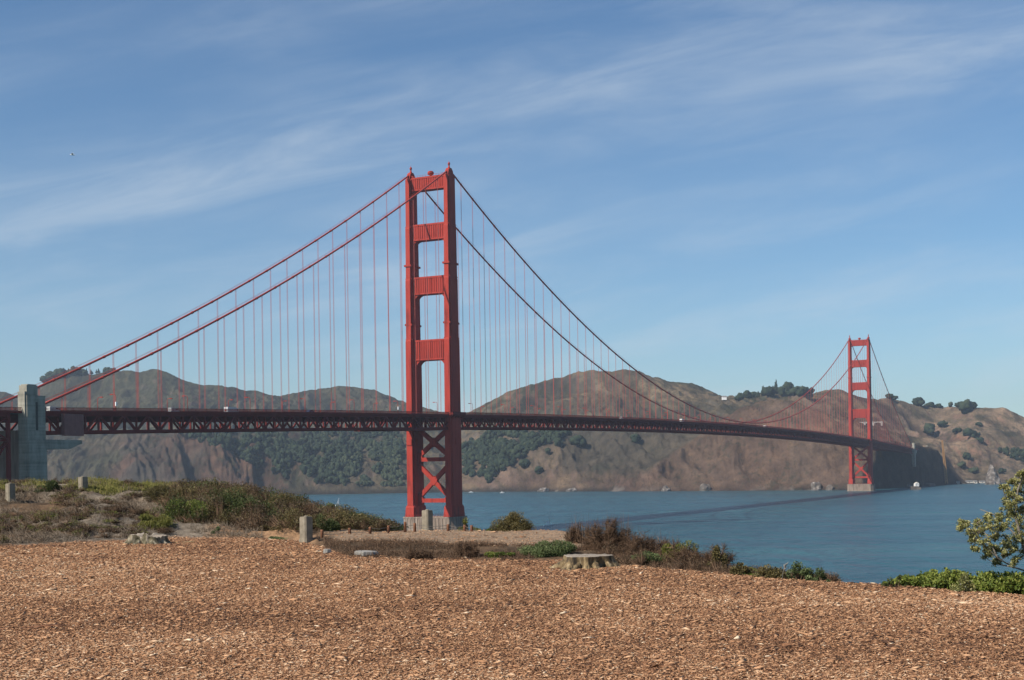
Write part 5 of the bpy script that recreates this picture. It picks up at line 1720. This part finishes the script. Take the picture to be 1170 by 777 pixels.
fl, ft, fb_ = [], [], []
for k in range(130):
    px = rng.uniform(690, 950)
    Y = float(Ef(px)) + rng.uniform(0.15, 1.7)
    p = G(px, Y)
    r_ = rng.uniform(0.10, 0.24); h = rng.uniform(0.06, 0.17) * (1.35 if px < 830 else 0.95)
    q, t = shrub_points(int(900 * r_), r_, r_, h, 6, 0.4)
    fl.append(q + p); ft.append(t)
    q2, _ = shrub_points(150, r_ * 1.1, r_, h * 1.25, 6, 0.4)
    fb_.append((q2 * (0.4, 0.4, 0.1) + p, q2 + p))
stuff_leaves('rim_brush', np.concatenate(fl), 'leaf_brush', 0.030, 0.45, 0.4, np.concatenate(ft))
v, f, t = twig_arrays(np.concatenate([a for a, _ in fb_]), np.concatenate([b_ for _, b_ in fb_]), 0.004)
tag(np_mesh('rim_brush', v, f, M['twig'], tint=t), kind='stuff')
bush('bush', 214, 33.2, 62, 24, 'leaf_green', 'bright green leafy bush on the bank left of the dark bush', clumps=16, dens=1.2)
bush('bush', 274, 34.4, 84, 34, 'leaf_dark', 'dark green rounded bush crowning the left mound', clumps=24, dens=1.3, leaf=0.045)
bush('bush', 188, 35.4, 50, 20, 'leaf_olive', 'brownish dry bush at the top of the bank left of the green bush', clumps=12)
bush('bush', 320, 35.5, 60, 26, 'leaf_olive', 'olive brown bush sloping down right of the dark green bush', clumps=18)
bush('bush', 373, 36.0, 44, 24, 'leaf_grey', 'grey-green feathery bush above the post in front of the water', clumps=16, spread=0.3)
bush('bush', 400, 33.6, 70, 22, 'leaf_dark', 'low dark green bush right of the squat concrete post', clumps=20)
bush('bush', 433, 35.0, 36, 16, 'leaf_olive', 'last olive bush at the right end of the left thicket', clumps=12)
bush('bush', 372, 32.0, 34, 20, 'leaf_dark', 'small leafy dark bush just behind the squat concrete post', clumps=10)
bush('bush', 176, 31.9, 66, 17, 'weed', 'yellow-green weedy bush right behind the ragged grey stump', 'bush', clumps=30, up=1.8, aspect=0.2, leaf=0.07, dens=0.8, spread=0.2)
bush('bush', 60, 36.2, 40, 13, 'leaf_dark', 'low dark green bush on the bank below the concrete pylon', clumps=9)
bush('bush', 246, 31.5, 16, 8, 'leaf_grey', 'tiny grey-green bush growing in the tan earth cut', clumps=6)
bush('bush', 320, 30.6, 36, 6, 'leaf_grey', 'flat grey-green bush at the chip edge left of the squat post', clumps=8)
bush('bush', 586, 31.0, 52, 20, 'leaf_olive', 'round olive-brown bush on the rim right of the near tower', clumps=60, dens=1.6, spread=0.26, leaf=0.03)
bush('bush', 565, 31.2, 26, 9, 'leaf_green', 'low bright green bush tucked left of the round olive bush', clumps=8)
bush('bush', 533, 32.0, 34, 17, 'weed', 'spindly yellow-green plant on the rim in front of the tower pier', 'plant', clumps=9, dens=0.25, spread=0.2, up=0.8)
bush('bush', 622, 24.7, 74, 21, 'leaf_grey', 'feathery grey-green bush left of the broad pale stump', clumps=20, aspect=0.3, leaf=0.045, up=0.7, dens=1.1)
bush('bush', 575, 24.5, 46, 8, 'leaf_green', 'low green plant creeping at the foot of the dirt mound', 'plant', clumps=8)
twiggy('dry_shrub', 535, 24.6, 42, 22, 'twig', 'dark dry shrub at the foot of the dirt mound under the olive bush', 1800)
twiggy('dry_shrub', 478, 24.3, 42, 16, 'twig', 'dark dry tuft below the concrete post of the dirt mound', 1500)
twiggy('tall_weed', 469, 24.3, 6, 30, 'twig', 'tall thin dry stem rising from the dark dry tuft', 60, 'plant')
twiggy('dry_shrub', 692, 25.4, 96, 39, 'twig', 'big brown twiggy shrub rising behind the broad pale stump', 6800, tall=26)
twiggy('dry_shrub', 742, 24.3, 96, 36, 'twig', 'brown twiggy shrub next right of the biggest one', 4200, tall=14)
twiggy('dry_shrub', 658, 26.6, 34, 30, 'twig', 'small brown twiggy shrub at the right end of the dirt mound', 1800, tall=8)
twiggy('dry_shrub', 795, 22.7, 96, 33, 'twig', 'low dark brown shrub between the yellow-green tuft and the olive bush', 4800)
bush('bush', 778, 23.2, 56, 27, 'weed', 'yellow-green grassy tuft rising above the brown shrubs', 'bush', clumps=12, up=1.4, aspect=0.18, leaf=0.07, dens=1.2)
bush('bush', 742, 22.9, 50, 14, 'leaf_grey', 'grey-green low bush in front of the brown twiggy shrubs', clumps=12)
bush('bush', 822, 22.2, 30, 27, 'leaf_olive', 'upright olive bush at the right end of the brown shrubs', clumps=12)
bush('bush', 850, 21.0, 34, 15, 'leaf_olive', 'small olive bush right of the upright olive bush', clumps=8)
bush('bush', 881, 20.4, 46, 18, 'leaf_olive', 'domed brownish bush left of the dead flower stalk', clumps=14)
bush('bush', 914, 20.0, 38, 19, 'leaf_grey', 'grey-green bush just right of the dead flower stalk', clumps=11)
bush('bush', 938, 19.8, 30, 15, 'leaf_grey', 'last small grey-green bush on the rim before open water', clumps=8)
bush('bush', 1022, 18.85, 34, 20, 'leaf_dark', 'sparse dark sprig at the left end of the green creeper', 'plant', clumps=8, dens=0.3, spread=0.2)
bush('bush', 1100, 18.2, 32, 24, 'leaf_tree', 'greyish flowering bush poking out of the green creeper', clumps=9, dens=0.8)


# bright creeper along the right rim
def creeper(n, x0, x1, h, mat, name, off0, off1):
    px, X, Y = spread_px(n, x0, x1, lambda q: Ef(q) + off0, lambda q: Ef(q) + off1)
    hh = h(px) * (0.05 + 1.55 * sstep(0.22, 0.80, fbm(X / 0.22, Y / 0.22, 4, 0.65)))
    z = gz(X, Y) + hh * rng.random(n) ** 0.5
    tnt = np.clip(0.25 + 0.5 * (z - gz(X, Y)) / (hh + 1e-6) * rng.uniform(0.4, 1.2, n) + rng.normal(0, 0.14, n) + 0.5 * (fbm(X / 0.5 + 4, Y / 0.5, 3) - 0.5), 0, 1)
    stuff_leaves(name, np.stack((X, Y, z), 1), mat, 0.046, 0.7, 0.5, tnt)


creeper(25000, 1008, 1215, lambda q: np.interp(q, [1005, 1040, 1060, 1120, 1215], [0.03, 0.13, 0.19, 0.19, 0.22]), 'leaf_green', 'creeper', -0.05, 1.6)
creeper(1500, 838, 938, lambda q: 0.09 * (np.sin(q / 5.0) > 0.0), 'leaf_green', 'creeper', -0.05, 0.9)
# dead flower stalk
p = G(893.5, 20.0)
o = empty('flower_stalk', tuple(p), 0, 'dead grey flower stalk leaning out of the rim plants', 'plant')
MB().tube([(0, 0, -0.05), (0.01, 0, 0.07), (0.02, 0, 0.13), (0.045, 0, 0.19)], [0.006, 0.005, 0.005, 0.004], 6).build('stem', M['twig_dark'] if 'twig_dark' in M else M['wire'], o)
pd = MB()
for i in range(9):
    a = i * 0.7
    pd.tube([(0.03 + 0.004 * i, 0, 0.16 + 0.008 * i), (0.04 + 0.03 * math.cos(a) + 0.004 * i, 0.03 * math.sin(a), 0.19 + 0.01 * i)], [0.008, 0.003], 5)
pd.build('flower_head', M['stone'], o)

# ------------------------------------------------------------------ the tree at the right edge
TY = 18.6
base = G(1192, TY)
to = empty('coast_tree', tuple(base), 0, 'open-crowned tree with clustered grey-green leaves at the right edge', 'tree')
k = TY / F
def tp(px, py, dy=0.0):
    v = W3(px, py, TY + dy)
    return v - base
limbs = [
    [tp(1192, 690), tp(1180, 655), tp(1168, 620, .1), tp(1160, 590, .15), tp(1163, 560, .1), tp(1172, 535)],
    [tp(1180, 655), tp(1158, 648, -.1), tp(1140, 638, -.2), tp(1124, 622, -.25), tp(1110, 606, -.25)],
    [tp(1168, 620, .1), tp(1150, 600, .3), tp(1136, 588, .4), tp(1120, 582, .4)],
    [tp(1160, 590, .15), tp(1150, 570, -.1), tp(1146, 560, -.2)],
    [tp(1192, 690), tp(1200, 640, .2), tp(1215, 590, .3), tp(1222, 550, .2)],
    [tp(1200, 640, .2), tp(1188, 610, -.3), tp(1178, 580, -.4)],
    [tp(1158, 648, -.1), tp(1142, 645, .3), tp(1130, 640, .5)],
    [tp(1140, 638, -.2), tp(1128, 612, .1), tp(1116, 598, .1)],
    [tp(1215, 590, .3), tp(1235, 560, .5), tp(1250, 530, .4)],
]
lb = MB()
for i, L in enumerate(limbs):
    r0 = 0.026 if i in (0, 4) else 0.009
    lb.tube(L, [r0 * (1 - 0.75 * j / (len(L) - 1)) + 0.003 for j in range(len(L))], 8)
tk = lb.build('trunk', M['bark'], to)
segs = np.array([q for L in limbs for a, b_ in zip(L[:-1], L[1:]) for q in (a + (b_ - a) * f for f in np.linspace(0, 1, 10))])
crown = [(1097, 603, 7), (1104, 598, 6), (1112, 618, 9), (1120, 608, 9), (1117, 597, 6), (1124, 622, 9), (1127, 590, 7), (1133, 600, 9), (1137, 613, 9), (1136, 628, 8), (1128, 634, 7),
         (1142, 590, 9), (1146, 603, 10), (1150, 616, 10), (1143, 577, 7), (1152, 577, 9), (1157, 590, 10), (1163, 603, 10), (1148, 632, 8), (1158, 628, 9), (1166, 617, 9), (1154, 566, 7),
         (1163, 572, 9), (1170, 583, 10), (1176, 595, 10), (1150, 557, 6), (1157, 550, 6), (1166, 556, 8), (1173, 565, 9), (1166, 543, 6), (1175, 545, 8), (1172, 632, 9), (1180, 610, 10), (1186, 575, 12),
         (1190, 550, 12), (1196, 595, 13), (1205, 565, 14), (1212, 620, 14), (1222, 540, 14), (1230, 580, 15), (1240, 545, 14), (1190, 635, 10), (1250, 560, 14), (1139, 643, 6), (1160, 642, 6), (1108, 610, 6), (1115, 628, 5)]
pts, tn, twb, twt = [], [], [], []
for (cx, cy, cr) in crown:
    if cx > 1128 and cy > 545 and rng.random() < 0.10: continue
    dy0 = rng.uniform(-0.5, 0.5)
    c0 = tp(cx, cy, dy0)
    j = np.argmin(np.linalg.norm(segs - c0, axis=1))
    for q in range(int(3 + cr * 0.85)):
        c1 = c0 + rand_dirs(1)[0] * cr * k * rng.uniform(0.2, 1.0)
        twb.append(segs[j] * 0.25 + c0 * 0.75); twt.append(c1)
        n = 38
        d = rand_dirs(n, 0.6)
        pts.append(c1 + d * rng.uniform(0.012, 0.05, (n, 1)))
        tn.append(np.clip(0.45 + 0.25 * d[:, 2] + rng.normal(0, 0.17, n) + rng.uniform(-0.15, 0.1), 0, 1))
    twb.append(segs[j]); twt.append(c0)
v, f, t = leaf_arrays(np.concatenate(pts), 0.038, 0.017, 0.5, np.concatenate(tn))
np_mesh('crown', v, f, M['leaf_tree'], to, tint=t)
v, f, t = twig_arrays(np.array(twb), np.array(twt), 0.006)
tag(np_mesh('twigs', v, f, M['twig_grey'], to, tint=t), kind='stuff')
